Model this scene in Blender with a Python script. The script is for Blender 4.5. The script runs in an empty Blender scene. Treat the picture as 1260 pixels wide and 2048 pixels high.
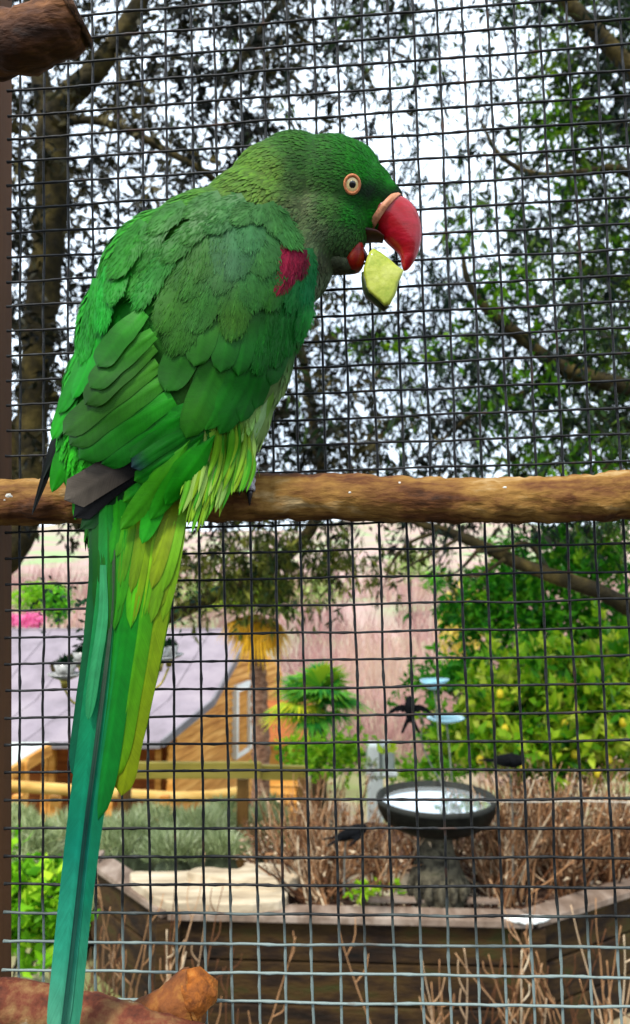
import bpy, math, random
import numpy as np
from mathutils import Vector, Matrix, noise
from mathutils.bvhtree import BVHTree
random.seed(7); RNG = np.random.default_rng(7)
scene = bpy.context.scene
COL = scene.collection

# ------------------------------------------------------------ camera
F = 1540.0                     # focal length in photo pixels (photo 1260 x 2048)
PITCH = math.radians(4.47)
CAMZ = 1.75
CAM = Vector((0, 0, CAMZ))
FW = Vector((0, math.cos(PITCH), math.sin(PITCH)))
UP = Vector((0, -math.sin(PITCH), math.cos(PITCH)))
RT = Vector((1, 0, 0))
cd = bpy.data.cameras.new('camera'); cam = bpy.data.objects.new('camera', cd); COL.objects.link(cam)
cam.location = CAM; cam.rotation_euler = (math.radians(90) + PITCH, 0, 0)
cd.sensor_fit = 'VERTICAL'; cd.sensor_height = 36.0; cd.lens = 36.0 * F / 2048
cd.clip_start = 0.02; cd.clip_end = 3000
cd.dof.use_dof = True; cd.dof.focus_distance = 0.365; cd.dof.aperture_fstop = cd.lens / 1.55
scene.camera = cam

# ------------------------------------------------------------ world, sun, exposure
w = bpy.data.worlds.new('World'); scene.world = w; w.use_nodes = True
nt = w.node_tree; nt.nodes.clear()
SUN_EL, SUN_AZ = math.radians(56), math.radians(212)     # behind the camera, to the left
sky = nt.nodes.new('ShaderNodeTexSky'); sky.sky_type = 'NISHITA'; sky.sun_disc = False
sky.sun_elevation = SUN_EL; sky.sun_rotation = SUN_AZ
tc = nt.nodes.new('ShaderNodeTexCoord')
nz = nt.nodes.new('ShaderNodeTexNoise'); nz.inputs['Scale'].default_value = 2.6; nz.inputs['Detail'].default_value = 5
rp = nt.nodes.new('ShaderNodeValToRGB'); rp.color_ramp.elements[0].position = .40; rp.color_ramp.elements[1].position = .56
rp.color_ramp.elements[0].color = (.6, .6, .6, 1); rp.color_ramp.elements[1].color = (.97, .97, .97, 1)
mx = nt.nodes.new('ShaderNodeMix'); mx.data_type = 'RGBA'
mx.inputs['B'].default_value = (14.4, 16.8, 19.4, 1)        # the overcast's brightness in the sky's own unit
bg = nt.nodes.new('ShaderNodeBackground'); bg.inputs['Strength'].default_value = 0.075
out = nt.nodes.new('ShaderNodeOutputWorld')
L = nt.links.new
L(tc.outputs['Generated'], nz.inputs['Vector']); L(nz.outputs['Fac'], rp.inputs[0]); L(rp.outputs[0], mx.inputs['Factor'])
L(sky.outputs[0], mx.inputs['A']); L(mx.outputs['Result'], bg.inputs['Color']); L(bg.outputs[0], out.inputs[0])
sd = bpy.data.lights.new('sun', 'SUN'); sd.energy = 3.2; sd.angle = math.radians(10); sd.color = (1, .95, .87)
sun = bpy.data.objects.new('sun', sd); COL.objects.link(sun)
sv = Vector((math.sin(SUN_AZ) * math.cos(SUN_EL), math.cos(SUN_AZ) * math.cos(SUN_EL), math.sin(SUN_EL)))
sun.rotation_euler = sv.to_track_quat('Z', 'Y').to_euler()
scene.view_settings.view_transform = 'Standard'; scene.view_settings.look = 'None'
scene.view_settings.exposure = 0.76; scene.view_settings.gamma = 1.0
try: scene.view_settings.use_curve_mapping = False
except Exception: pass
scene.render.engine = 'CYCLES'
scene.cycles.use_denoising = True
scene.cycles.max_bounces = 6; scene.cycles.transparent_max_bounces = 8
scene.cycles.sample_clamp_indirect = 4

# ------------------------------------------------------------ helpers
def P(px, py, Y):
    """the point of the place seen at photo pixel (px, py), Y metres ahead"""
    d = FW + RT * ((px - 630) / F) + UP * ((1024 - py) / F)
    return CAM + d * (Y / d.y)
def PZ(px, py, z):
    d = FW + RT * ((px - 630) / F) + UP * ((1024 - py) / F)
    return CAM + d * ((z - CAM.z) / d.z)
def s2l(c):
    r = []
    for v in c[:3]:
        v = v / 255.0
        r.append(v / 12.92 if v <= .04045 else ((v + .055) / 1.055) ** 2.4)
    return tuple(r)
def rgba(c): return (*s2l(c), 1)

def newmat(name):
    m = bpy.data.materials.new(name); m.use_nodes = True
    n = m.node_tree; b = n.nodes['Principled BSDF']
    return m, n, b
def pm(name, cols, scale=8, detail=6, rough=.8, bump=0, bscale=None, bdist=.002, metallic=0, stretch=(1, 1, 1), coat=0, pos=None, spec=None):
    """procedural material: noise through a colour ramp of sRGB stops plus noise relief"""
    m, n, b = newmat(name); N = n.nodes; K = n.links.new
    t = N.new('ShaderNodeTexCoord'); mp = N.new('ShaderNodeMapping'); mp.inputs['Scale'].default_value = stretch
    K(t.outputs['Object'], mp.inputs[0])
    z = N.new('ShaderNodeTexNoise'); z.inputs['Scale'].default_value = scale; z.inputs['Detail'].default_value = detail; z.inputs['Roughness'].default_value = .62
    K(mp.outputs[0], z.inputs['Vector'])
    r = N.new('ShaderNodeValToRGB'); cr = r.color_ramp
    k = len(cols); pos = pos or [.3 + .4 * i / max(1, k - 1) for i in range(k)]
    while len(cr.elements) < k: cr.elements.new(.5)
    for e, c, q in zip(cr.elements, cols, pos): e.position = q; e.color = rgba(c)
    K(z.outputs['Fac'], r.inputs[0]); K(r.outputs[0], b.inputs['Base Color'])
    b.inputs['Roughness'].default_value = rough; b.inputs['Metallic'].default_value = metallic
    if coat: b.inputs['Coat Weight'].default_value = coat; b.inputs['Coat Roughness'].default_value = .12
    b.inputs['Specular IOR Level'].default_value = .22 if spec is None else spec
    if bump:
        z2 = N.new('ShaderNodeTexNoise'); z2.inputs['Scale'].default_value = bscale or scale * 3; z2.inputs['Detail'].default_value = 8
        K(mp.outputs[0], z2.inputs['Vector'])
        bp = N.new('ShaderNodeBump'); bp.inputs['Strength'].default_value = bump; bp.inputs['Distance'].default_value = bdist
        K(z2.outputs['Fac'], bp.inputs['Height']); K(bp.outputs[0], b.inputs['Normal'])
    return m
def leafmat(name, cols, rough=.55, trans=.35, spec=.15):
    """leaves: the colour follows each leaf's own 'tone' number"""
    m, n, b = newmat(name); N = n.nodes; K = n.links.new
    a = N.new('ShaderNodeAttribute'); a.attribute_name = 'tone'
    r = N.new('ShaderNodeValToRGB'); cr = r.color_ramp
    while len(cr.elements) < len(cols): cr.elements.new(.5)
    for i, (e, c) in enumerate(zip(cr.elements, cols)): e.position = i / (len(cols) - 1); e.color = rgba(c)
    K(a.outputs['Fac'], r.inputs[0]); K(r.outputs[0], b.inputs['Base Color'])
    b.inputs['Roughness'].default_value = rough; b.inputs['Specular IOR Level'].default_value = spec
    tr = N.new('ShaderNodeBsdfTranslucent'); K(r.outputs[0], tr.inputs['Color'])
    ms = N.new('ShaderNodeMixShader'); ms.inputs[0].default_value = trans
    K(b.outputs[0], ms.inputs[1]); K(tr.outputs[0], ms.inputs[2]); K(ms.outputs[0], N['Material Output'].inputs[0])
    return m

def mesh(name, V, FC, m=None, parent=None, smooth=False, tone=None, col=None, uv=None, origin=None):
    """one mesh object; V in world metres; FC a list of faces or an (n,k) array. Children are stored relative to their parent"""
    V = np.asarray(V, dtype=np.float32).reshape(-1, 3)
    off = np.zeros(3, dtype=np.float32)
    if parent is not None: off = np.array(world_loc(parent), dtype=np.float32)
    own = np.zeros(3, dtype=np.float32)
    if origin is not None: own = np.array(origin, dtype=np.float32) - off
    me = bpy.data.meshes.new(name)
    Vl = V - off - own
    if isinstance(FC, np.ndarray):
        n, k = FC.shape
        me.vertices.add(len(Vl)); me.vertices.foreach_set('co', Vl.ravel())
        me.loops.add(n * k); me.loops.foreach_set('vertex_index', FC.astype(np.int32).ravel())
        me.polygons.add(n); me.polygons.foreach_set('loop_start', np.arange(n, dtype=np.int32) * k)
        me.update(calc_edges=True)
    else:
        me.from_pydata(Vl.tolist(), [], FC); me.update()
    if smooth: me.polygons.foreach_set('use_smooth', np.ones(len(me.polygons), dtype=bool))
    if tone is not None:
        a = me.attributes.new('tone', 'FLOAT', 'POINT'); a.data.foreach_set('value', np.asarray(tone, dtype=np.float32))
    if col is not None:
        a = me.color_attributes.new('Col', 'FLOAT_COLOR', 'POINT')
        c = np.asarray(col, dtype=np.float32); c = np.c_[c, np.ones(len(c), dtype=np.float32)] if c.shape[1] == 3 else c
        a.data.foreach_set('color', c.ravel())
    if uv is not None:
        u = me.uv_layers.new(name='UVMap'); li = np.zeros(len(me.loops), dtype=np.int32); me.loops.foreach_get('vertex_index', li)
        u.data.foreach_set('uv', np.asarray(uv, dtype=np.float32)[li].ravel())
    if m: me.materials.append(m)
    o = bpy.data.objects.new(name, me); COL.objects.link(o)
    o.location = own
    if parent is not None: o.parent = parent
    return o
def world_loc(o):
    v = Vector(o.location)
    while o.parent is not None: o = o.parent; v = v + Vector(o.location)
    return v
def tag(o, label=None, cat=None, group=None, kind=None):
    if label: o['label'] = label
    if cat: o['category'] = cat
    if group: o['group'] = group
    if kind: o['kind'] = kind
    return o
def thing(name, loc, label, cat, group=None):
    o = bpy.data.objects.new(name, None); COL.objects.link(o); o.location = loc; o.empty_display_size = .05
    return tag(o, label, cat, group)

def tube(pts, rad, sides=8, rough=0, seed=0, cap=True, flat=1.0, nscale=30):
    """vertices and faces of a tube along pts"""
    pts = [Vector(p) for p in pts]; n = len(pts)
    rad = [rad] * n if isinstance(rad, (int, float)) else list(rad)
    V = []; FC = []; nrm = None
    for i, p in enumerate(pts):
        t = (pts[min(i + 1, n - 1)] - pts[max(i - 1, 0)]).normalized()
        if nrm is None:
            a = Vector((0, 0, 1)) if abs(t.z) < .8 else Vector((0, 1, 0))
            nrm = t.cross(a).normalized()
        nrm = (nrm - t * nrm.dot(t)).normalized(); bn = t.cross(nrm)
        for k in range(sides):
            a = 2 * math.pi * k / sides
            d = nrm * math.cos(a) + bn * math.sin(a) * flat
            r = rad[i]
            if rough: r *= 1 + rough * noise.noise((p + d * rad[i]) * nscale + Vector((seed, seed * 1.3, 0))) + rough * .5 * noise.noise((p + d * rad[i]) * nscale * 3.1)
            V.append(p + d * r)
    for i in range(n - 1):
        for k in range(sides):
            a = i * sides + k; b = i * sides + (k + 1) % sides
            FC.append((a, b, b + sides, a + sides))
    if cap:
        V.append(pts[0]); V.append(pts[-1]); c0 = len(V) - 2; c1 = len(V) - 1
        for k in range(sides):
            FC.append((c0, (k + 1) % sides, k)); e = (n - 1) * sides
            FC.append((c1, e + k, e + (k + 1) % sides))
    return V, FC
def smooth_path(pts, n):
    """Catmull-Rom through pts, n points"""
    A = [np.array(p, dtype=float) for p in pts]; A = [2 * A[0] - A[1]] + A + [2 * A[-1] - A[-2]]
    m = len(A) - 3; R = []
    for q in range(n):
        u = q / (n - 1) * m; i = min(int(u), m - 1); t = u - i
        p0, p1, p2, p3 = A[i:i + 4]
        R.append(.5 * (2 * p1 + (p2 - p0) * t + (2 * p0 - 5 * p1 + 4 * p2 - p3) * t * t + (3 * p1 - p0 - 3 * p2 + p3) * t ** 3))
    return R
def merge(parts):
    V = []; FC = []
    for v, f in parts:
        o = len(V); V.extend(v); FC.extend([tuple(i + o for i in q) for q in f])
    return V, FC
def boxvf(o, ax, ay, az):
    """box from corner o with edge vectors ax, ay, az"""
    o, ax, ay, az = map(Vector, (o, ax, ay, az))
    V = [o, o + ax, o + ax + ay, o + ay, o + az, o + ax + az, o + ax + ay + az, o + ay + az]
    return V, [(0, 3, 2, 1), (4, 5, 6, 7), (0, 1, 5, 4), (1, 2, 6, 5), (2, 3, 7, 6), (3, 0, 4, 7)]
def bevel(o, w_=.002, seg=2):
    md = o.modifiers.new('bevel', 'BEVEL'); md.width = w_; md.segments = seg; md.limit_method = 'ANGLE'; return o
def lathe(prof, seg, c, wob=0, seed=0):
    V = []; FC = []
    for i, (r, z) in enumerate(prof):
        for k in range(seg):
            a = 2 * math.pi * k / seg
            rr = r * (1 + wob * noise.noise(Vector((math.cos(a) * 3 + seed, math.sin(a) * 3, z * 25)))) if wob else r
            V.append((c[0] + rr * math.cos(a), c[1] + rr * math.sin(a), c[2] + z))
    for i in range(len(prof) - 1):
        for k in range(seg):
            a = i * seg + k; b = i * seg + (k + 1) % seg
            FC.append((a, b, b + seg, a + seg))
    return V, FC
def unit(a): return a / np.maximum(np.linalg.norm(a, axis=-1, keepdims=True), 1e-9)
def leaves(base, dirs, ln, wd, fold=.12, curl=.15):
    """many narrow leaves: base (n,3), dirs (n,3), lengths, widths -> V, F, owner"""
    n = len(base); ln = np.broadcast_to(ln, (n,))[:, None]; wd = np.broadcast_to(wd, (n,))[:, None]
    d = unit(dirs); r = unit(RNG.normal(size=(n, 3))); s = unit(np.cross(d, r)); u = np.cross(d, s)
    m = base + d * ln * .45
    V = np.stack([base, m + s * wd / 2 + u * wd * fold, base + d * ln - u * ln * curl, m - s * wd / 2 + u * wd * fold, m], 1).reshape(-1, 3)
    q = np.arange(n)[:, None] * 5
    FC = np.concatenate([q + [0, 1, 4], q + [4, 1, 2], q + [0, 4, 3], q + [4, 2, 3]], 0)
    return V, FC
def twigs(start, dirs, ln, rad, k=5, sides=3, sag=.3, jit=.12):
    """many thin twigs as one batch -> V, F, path points (n,k,3)"""
    n = len(start); d = unit(dirs); ln = np.broadcast_to(ln, (n,)); rad = np.broadcast_to(rad, (n,))
    pts = np.zeros((n, k, 3)); pts[:, 0] = start; cur = d.copy()
    for i in range(1, k):
        cur = unit(cur + RNG.normal(size=(n, 3)) * jit + np.array([0, 0, -sag / k]))
        pts[:, i] = pts[:, i - 1] + cur * (ln / (k - 1))[:, None]
    t = np.gradient(pts, axis=1); t = unit(t)
    a = unit(np.cross(t, np.array([.3, .5, .81]))); b = np.cross(t, a)
    ang = np.arange(sides) * 2 * np.pi / sides
    tp = np.linspace(1, .35, k)[None, :, None, None]
    ring = pts[:, :, None] + (a[:, :, None] * np.cos(ang)[None, None, :, None] + b[:, :, None] * np.sin(ang)[None, None, :, None]) * rad[:, None, None, None] * tp
    V = ring.reshape(-1, 3)
    o = (np.arange(n) * k * sides)[:, None, None, None] + (np.arange(k - 1) * sides)[None, :, None, None]
    s0 = np.arange(sides); q = np.stack([s0, (s0 + 1) % sides, (s0 + 1) % sides + sides, s0 + sides], 1)[None, None]
    return V, (o + q).reshape(-1, 4), pts
# ------------------------------------------------------------ materials
M = {}
M['wood_post'] = pm('painted_post_wood', [(44, 24, 10), (78, 46, 20), (98, 60, 28)], 14, rough=.7, bump=.4, stretch=(1, 1, .12), bscale=60)
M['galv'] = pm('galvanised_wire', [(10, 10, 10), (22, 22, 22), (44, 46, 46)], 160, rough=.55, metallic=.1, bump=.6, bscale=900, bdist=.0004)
M['bark'] = pm('perch_bark', [(22, 8, 3), (84, 48, 18), (128, 92, 40), (166, 140, 98)], 80, detail=12, rough=.78, bump=1, bscale=150, bdist=.003, stretch=(.28, 1, 1))
M['bark_lichen'] = pm('lichened_bark', [(36, 14, 7), (92, 44, 26), (122, 90, 54), (184, 184, 164)], 62, detail=8, rough=.8, bump=1, bscale=150, bdist=.002)
M['bark_stub'] = pm('stub_bark', [(24, 10, 4), (70, 38, 16), (118, 74, 36)], 90, detail=9, rough=.8, bump=1, bscale=260, bdist=.0022, stretch=(.3, 1, 1))
M['cut_end'] = pm('cut_wood_end', [(26, 12, 6), (60, 36, 18), (96, 64, 36)], 220, detail=9, rough=.9, bump=1, bscale=500, bdist=.002)
M['broken'] = pm('broken_orange_wood', [(58, 24, 8), (142, 80, 24), (180, 130, 62)], 90, detail=9, rough=.8, bump=1, bscale=240, bdist=.002)

def _wire_light_and_rust():
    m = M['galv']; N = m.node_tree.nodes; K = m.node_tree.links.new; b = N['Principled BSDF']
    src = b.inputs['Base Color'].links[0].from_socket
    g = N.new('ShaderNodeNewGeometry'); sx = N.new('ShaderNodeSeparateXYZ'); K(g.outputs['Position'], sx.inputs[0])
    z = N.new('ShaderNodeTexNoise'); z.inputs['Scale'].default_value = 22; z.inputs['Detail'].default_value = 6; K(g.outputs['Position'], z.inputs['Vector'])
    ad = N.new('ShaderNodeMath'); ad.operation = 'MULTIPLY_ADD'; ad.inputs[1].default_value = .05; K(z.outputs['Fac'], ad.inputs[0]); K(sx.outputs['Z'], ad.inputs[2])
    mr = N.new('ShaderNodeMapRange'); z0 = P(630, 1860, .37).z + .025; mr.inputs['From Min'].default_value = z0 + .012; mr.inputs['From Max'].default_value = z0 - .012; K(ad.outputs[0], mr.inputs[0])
    mx = N.new('ShaderNodeMix'); mx.data_type = 'RGBA'; K(mr.outputs[0], mx.inputs['Factor']); K(src, mx.inputs['A']); mx.inputs['B'].default_value = rgba((112, 124, 120))   # light on the lower wires put into the colour, darker above
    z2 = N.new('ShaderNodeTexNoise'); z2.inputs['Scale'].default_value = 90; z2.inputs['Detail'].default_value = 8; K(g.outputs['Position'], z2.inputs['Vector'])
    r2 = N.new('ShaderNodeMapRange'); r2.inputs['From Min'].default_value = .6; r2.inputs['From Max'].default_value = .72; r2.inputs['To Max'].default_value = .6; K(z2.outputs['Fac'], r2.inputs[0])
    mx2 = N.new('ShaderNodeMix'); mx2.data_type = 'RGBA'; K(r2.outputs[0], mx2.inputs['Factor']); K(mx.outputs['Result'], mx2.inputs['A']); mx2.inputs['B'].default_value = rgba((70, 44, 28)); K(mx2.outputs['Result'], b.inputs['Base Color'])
_wire_light_and_rust()
# ------------------------------------------------------------ the wire mesh panel of the aviary
fit = [-7.8e-02, 7.55e-02, -2.67e-02, -12.0982, -18.0114, 31.4075]
U = 0.0127
def _rot():
    rx, ry, rz = fit[:3]
    cx, sx, cy, sy, cz, sz = math.cos(rx), math.sin(rx), math.cos(ry), math.sin(ry), math.cos(rz), math.sin(rz)
    return np.array([[cz, -sz, 0], [sz, cz, 0], [0, 0, 1]]) @ np.array([[1, 0, 0], [0, cx, -sx], [0, sx, cx]]) @ np.array([[cy, 0, sy], [0, 1, 0], [-sy, 0, cy]])
RM = _rot(); TM = np.array(fit[3:])
HM = np.array([[F, 0, 630], [0, F, 1024], [0, 0, 1]]) @ np.column_stack([RM[:, 0], RM[:, 1], TM]); HI = np.linalg.inv(HM)
def plane_uv(px, py):
    q = HI @ np.array([px, py, 1.0]); return q[0] / q[2], q[1] / q[2]
def plane_pt(i, j, off=0.0):
    c = (RM[:, 0] * i + RM[:, 1] * j + TM) * U - RM[:, 2] * off     # off > 0 is towards the camera
    return CAM + RT * c[0] - UP * c[1] + FW * c[2]
Rr = {0: 40.7, 1: 91.7, 2: 142.7, 3: 193.3, 4: 244, 5: 294, 11: 605, 12: 657, 13: 708, 14: 763, 15: 817, 16: 868, 23: 1255, 24: 1312, 25: 1368, 26: 1424, 27: 1481, 28: 1539, 32: 1772, 33: 1832, 34: 1893, 35: 1953, 36: 2013}
Ll = {1: 184, 2: 234, 3: 280, 4: 325, 5: 372, 6: 419, 7: 468, 22: 1221, 23: 1275, 24: 1328, 25: 1381, 26: 1436, 27: 1489, 28: 1543, 29: 1599, 30: 1656, 31: 1712, 32: 1768, 33: 1823, 34: 1882, 35: 1938}
VB = dict(enumerate([38, 85, 138, 190, 246, 300, 353, 410, 462, 517, 569, 622, 679, 730, 786, 843, 898, 953, 1008, 1063, 1119, 1177, 1235]))
VT = dict(zip(range(3, 25), [183, 233, 283, 330, 382, 428, 480, 527, 574, 627, 673, 725, 777, 827, 876, 926, 977, 1030, 1081, 1135, 1192, 1242]))
def resid(d, get):
    k = sorted(d); v = [get(q, d[q]) - q for q in k]
    return lambda i: i + float(np.interp(i, k, v))
rowR = resid(Rr, lambda j, y: plane_uv(1250, y)[1]); rowL = resid(Ll, lambda j, y: plane_uv(28, y)[1])
uR = 24.6; uL = .4
colB = resid(VB, lambda i, x: plane_uv(x, 1885)[0]); colT = resid(VT, lambda i, x: plane_uv(x, 60)[0])
panel = thing('wire_mesh_panel', plane_pt(0, 44), 'square welded galvanised wire mesh of the aviary wall behind the parrot', 'wire mesh')
WR = .00060
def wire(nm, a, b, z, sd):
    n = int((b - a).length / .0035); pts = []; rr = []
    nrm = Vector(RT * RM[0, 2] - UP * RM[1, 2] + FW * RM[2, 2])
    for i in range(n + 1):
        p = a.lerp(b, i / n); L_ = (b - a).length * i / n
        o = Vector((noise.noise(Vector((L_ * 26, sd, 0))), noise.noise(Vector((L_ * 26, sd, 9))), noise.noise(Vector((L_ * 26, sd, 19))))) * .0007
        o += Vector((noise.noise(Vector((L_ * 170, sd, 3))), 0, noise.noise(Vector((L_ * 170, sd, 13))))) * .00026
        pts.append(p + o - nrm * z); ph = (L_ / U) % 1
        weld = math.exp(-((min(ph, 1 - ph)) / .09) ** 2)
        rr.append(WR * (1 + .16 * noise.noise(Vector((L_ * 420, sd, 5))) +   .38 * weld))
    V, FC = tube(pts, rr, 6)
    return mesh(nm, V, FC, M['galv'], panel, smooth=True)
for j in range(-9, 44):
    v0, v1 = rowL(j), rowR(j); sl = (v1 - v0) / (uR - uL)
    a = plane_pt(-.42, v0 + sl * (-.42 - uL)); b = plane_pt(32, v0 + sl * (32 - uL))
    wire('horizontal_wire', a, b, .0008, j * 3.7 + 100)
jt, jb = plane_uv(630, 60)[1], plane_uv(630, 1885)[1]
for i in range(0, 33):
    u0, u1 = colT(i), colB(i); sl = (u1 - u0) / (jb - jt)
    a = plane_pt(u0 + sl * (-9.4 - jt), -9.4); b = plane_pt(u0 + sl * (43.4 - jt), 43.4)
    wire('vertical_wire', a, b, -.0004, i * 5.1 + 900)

# timber post at the left edge, in front of the mesh's edge
pA, pB = P(16.5, -900, .3885), P(13.5, 2300, .3885)
pA.y = pB.y = .3775
dd = pA - pB
post = mesh("timber_post", *boxvf(pB + Vector((-.024, 0, 0)), (.024, 0, 0), (0, .018, 0), dd), M["wood_post"])
bevel(post, .0015); tag(post, 'narrow brown timber post at the left edge holding the mesh', 'post')

# ------------------------------------------------------------ perches
def branch_obj(name, path, radii, sides, m, parent, rough=.08, n=60, seed=1, nscale=60, flat=1):
    pts = smooth_path(path, n); rr = np.interp(np.linspace(0, 1, n), np.linspace(0, 1, len(radii)), radii)
    V, FC = tube(pts, rr, sides, rough, seed, True, flat, nscale)
    return mesh(name, V, FC, m, parent, smooth=True)
def perchY(px): return .3806 - .0000187 * px - .0130
PY = perchY(450)
perch = branch_obj('wooden_perch', [P(x, y, perchY(x)) for x, y in ((-120, 1006), (0, 1004), (200, 1000), (420, 996), (640, 993), (900, 1001), (1100, 999), (1260, 991), (1500, 984))],
                   [.0108, .0108, .0110, .0112, .0108, .0103, .0104, .0110, .0112], 36, M['bark'], None, .13, 320, 3, 120)
tag(perch, 'long round brown branch perch running across behind the parrot', 'perch')
M['fleck'] = pm('white_dropping', [(150, 146, 136), (210, 208, 200)], 200, rough=.8, bump=.6, bscale=500)
for (fx, fy, r) in ((628, 962, .0016), (634, 968, .0011), (800, 966, .0010), (16, 992, .0022), (10, 1000, .0015), (700, 985, .0008), (1010, 975, .0009)):
    c = P(fx, fy, perchY(fx) - math.sqrt(max(0, .0106 ** 2 - ((fy - 998) * perchY(fx) / F) ** 2)) - .0001)
    V = [c + Vector((r * math.cos(a) * (1 + .3 * math.sin(3 * a + fx)), -.0001, r * .6 * math.sin(a))) for a in np.linspace(0, 6.28, 13)[:-1]] + [c + Vector((0, -.0006, 0))] + [c + Vector((r * 1.1 * math.cos(a), .002, r * .7 * math.sin(a))) for a in np.linspace(0, 6.28, 13)[:-1]]
    mesh('dropping_fleck', V, [(12, (i + 1) % 12, i) for i in range(12)] + [(i, (i + 1) % 12, 13 + (i + 1) % 12, 13 + i) for i in range(12)], M['fleck'], perch, smooth=True)
# upper left stub
sy = .33
stub = thing('branch_stub', P(-60, 80, sy), 'rough brown branch stub with sawn end poking in at upper left corner', 'branch')
branch_obj('branch_wood', [P(-160, 96, sy + .02), P(-40, 92, sy + .01), P(40, 84, sy), P(90, 66, sy - .003), P(128, 46, sy - .004), P(150, 34, sy - .004)],
           [.0140, .0135, .0128, .0125, .0130, .0122], 26, M['bark_stub'], stub, .16, 80, 11, 90)
V, FC = tube([P(143, 38, sy - .004), P(154, 31, sy - .004), P(158, 29, sy - .004)], [.0132, .0124, .0085], 30, .22, 4, True, 1, 240)
mesh('sawn_end', V, FC, M['cut_end'], stub, smooth=True)
# bottom branches
ly = .355
low = thing('lower_branch', P(0, 2080, ly), 'lichen covered brown branch along the bottom left corner', 'branch')
branch_obj('branch_wood', [P(-160, 1990, ly), P(0, 2008, ly), P(120, 2026, ly), P(240, 2058, ly - .005), P(330, 2092, ly - .01), P(430, 2120, ly - .01), P(560, 2160, ly - .02)],
           [.0098, .0105, .0100, .0108, .0112, .0105, .010], 24, M['bark_lichen'], low, .14, 80, 21, 80)
brk = thing('broken_branch', P(330, 2060, ly), 'short thick branch with broken orange end beside the tail tip', 'branch')
branch_obj('branch_wood', [P(180, 2086, ly + .008), P(250, 2058, ly + .008), P(310, 2030, ly + .006), P(368, 2004, ly + .005), P(392, 1994, ly + .005)],
           [.0065, .0078, .0092, .0108, .0112], 22, pm('mossy_bark', [(52, 26, 12), (110, 62, 26), (150, 104, 44)], 70, detail=9, rough=.8, bump=1, bscale=170, bdist=.002), brk, .2, 60, 31, 90)
V, FC = tube([P(384, 1998, ly + .005), P(402, 1990, ly + .005), P(416, 1996, ly + .005), P(420, 2000, ly + .006)], [.0112, .0108, .0082, .0035], 26, .34, 14, True, 1, 200)
mesh('broken_end', V, FC, M['broken'], brk, smooth=True)
# ============================================================ the parrot
KB = np.array([.47, .60, .20])      # the plumage's real reflectance against its look in sun
Y0 = 0.345; MM = Y0 / F          # metres per photo pixel at the bird
bird = thing('parrot', P(470, 960, Y0), 'large green parrot with red beak and long teal tail perched on the branch eating fruit', 'parrot')

# ---- body: spheres fused into one continuous skin
SPH = [  # px, py, radius px, depth factor, shift towards the camera (mm)
 (660, 378, 106, .82, 0), (727, 386, 62, .85, 0), (766, 402, 40, .9, 0), (774, 410, 31, 1.0, 0), (742, 426, 38, .9, 0), (590, 367, 101, .84, 0), (560, 388, 106, .84, 0), (695, 350, 68, .8, 0),
 (520, 452, 126, .8, 0), (645, 452, 94, .85, 0), (676, 452, 62, .9, 0), (600, 480, 92, .8, 0), (650, 480, 66, .9, 0), (570, 520, 100, .8, 0),
 (445, 562, 190, .68, 0), (365, 580, 170, .70, 0), (430, 620, 188, .68, 1), (340, 680, 187, .66, 1), (405, 700, 187, .66, 1),
 (300, 790, 171, .64, 1), (372, 800, 177, .62, 1), (262, 882, 150, .6, 1), (350, 880, 150, .6, 1), (272, 975, 108, .6, 1), (266, 1050, 92, .5, 1),
 (450, 890, 62, .8, 0), (478, 930, 34, .9, -2), (250, 1100, 70, .35, 1)]
bm_v = []; bm_f = []
import bmesh
bm = bmesh.new()
for (x, y, r, k, dz) in SPH:
    Yc = Y0 - dz * .001; r_ = (r + 2.5) * Yc / F
    mt = Matrix.Translation(P(x, y, Yc)) @ Matrix.Diagonal((r_, r_ * k, r_, 1))
    bmesh.ops.create_icosphere(bm, subdivisions=4, radius=1, matrix=mt)
me = bpy.data.meshes.new('body'); bm.to_mesh(me); bm.free()
tmp = bpy.data.objects.new('body_tmp', me); COL.objects.link(tmp)
md = tmp.modifiers.new('r', 'REMESH'); md.mode = 'VOXEL'; md.voxel_size = .0011
md = tmp.modifiers.new('s', 'SMOOTH'); md.factor = .6; md.iterations = 14
dg = bpy.context.evaluated_depsgraph_get(); ev = tmp.evaluated_get(dg).to_mesh()
BV = np.zeros(len(ev.vertices) * 3, dtype=np.float32); ev.vertices.foreach_get('co', BV); BV = BV.reshape(-1, 3)
BN = np.zeros(len(ev.vertices) * 3, dtype=np.float32); ev.vertices.foreach_get('normal', BN); BN = BN.reshape(-1, 3)
BF = [tuple(p.vertices) for p in ev.polygons]
tmp.evaluated_get(dg).to_mesh_clear(); bpy.data.objects.remove(tmp)
BVH = BVHTree.FromPolygons([Vector(v) for v in BV], BF)
def pix(v):
    d = Vector(v) - CAM; z = d.dot(FW); return 630 + F * d.dot(RT) / z, 1024 - F * d.dot(UP) / z

def kb(c):
    l = np.array(s2l(c)); s = (max(c) - min(c)) / max(1, max(c)); s = min(1, max(0, (s - .25) / .4))
    if c[0] > c[1] + 20: return l * np.array([.62, .62, .5])
    k = KB.copy(); k[2] += .34 * min(1, max(0, (c[2] / max(1, c[1]) - .35) / .3))
    return l * (k * s + np.array([.62, .6, .55]) * (1 - s) * (1.3 if max(c) - min(c) < 22 else 1))
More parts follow.
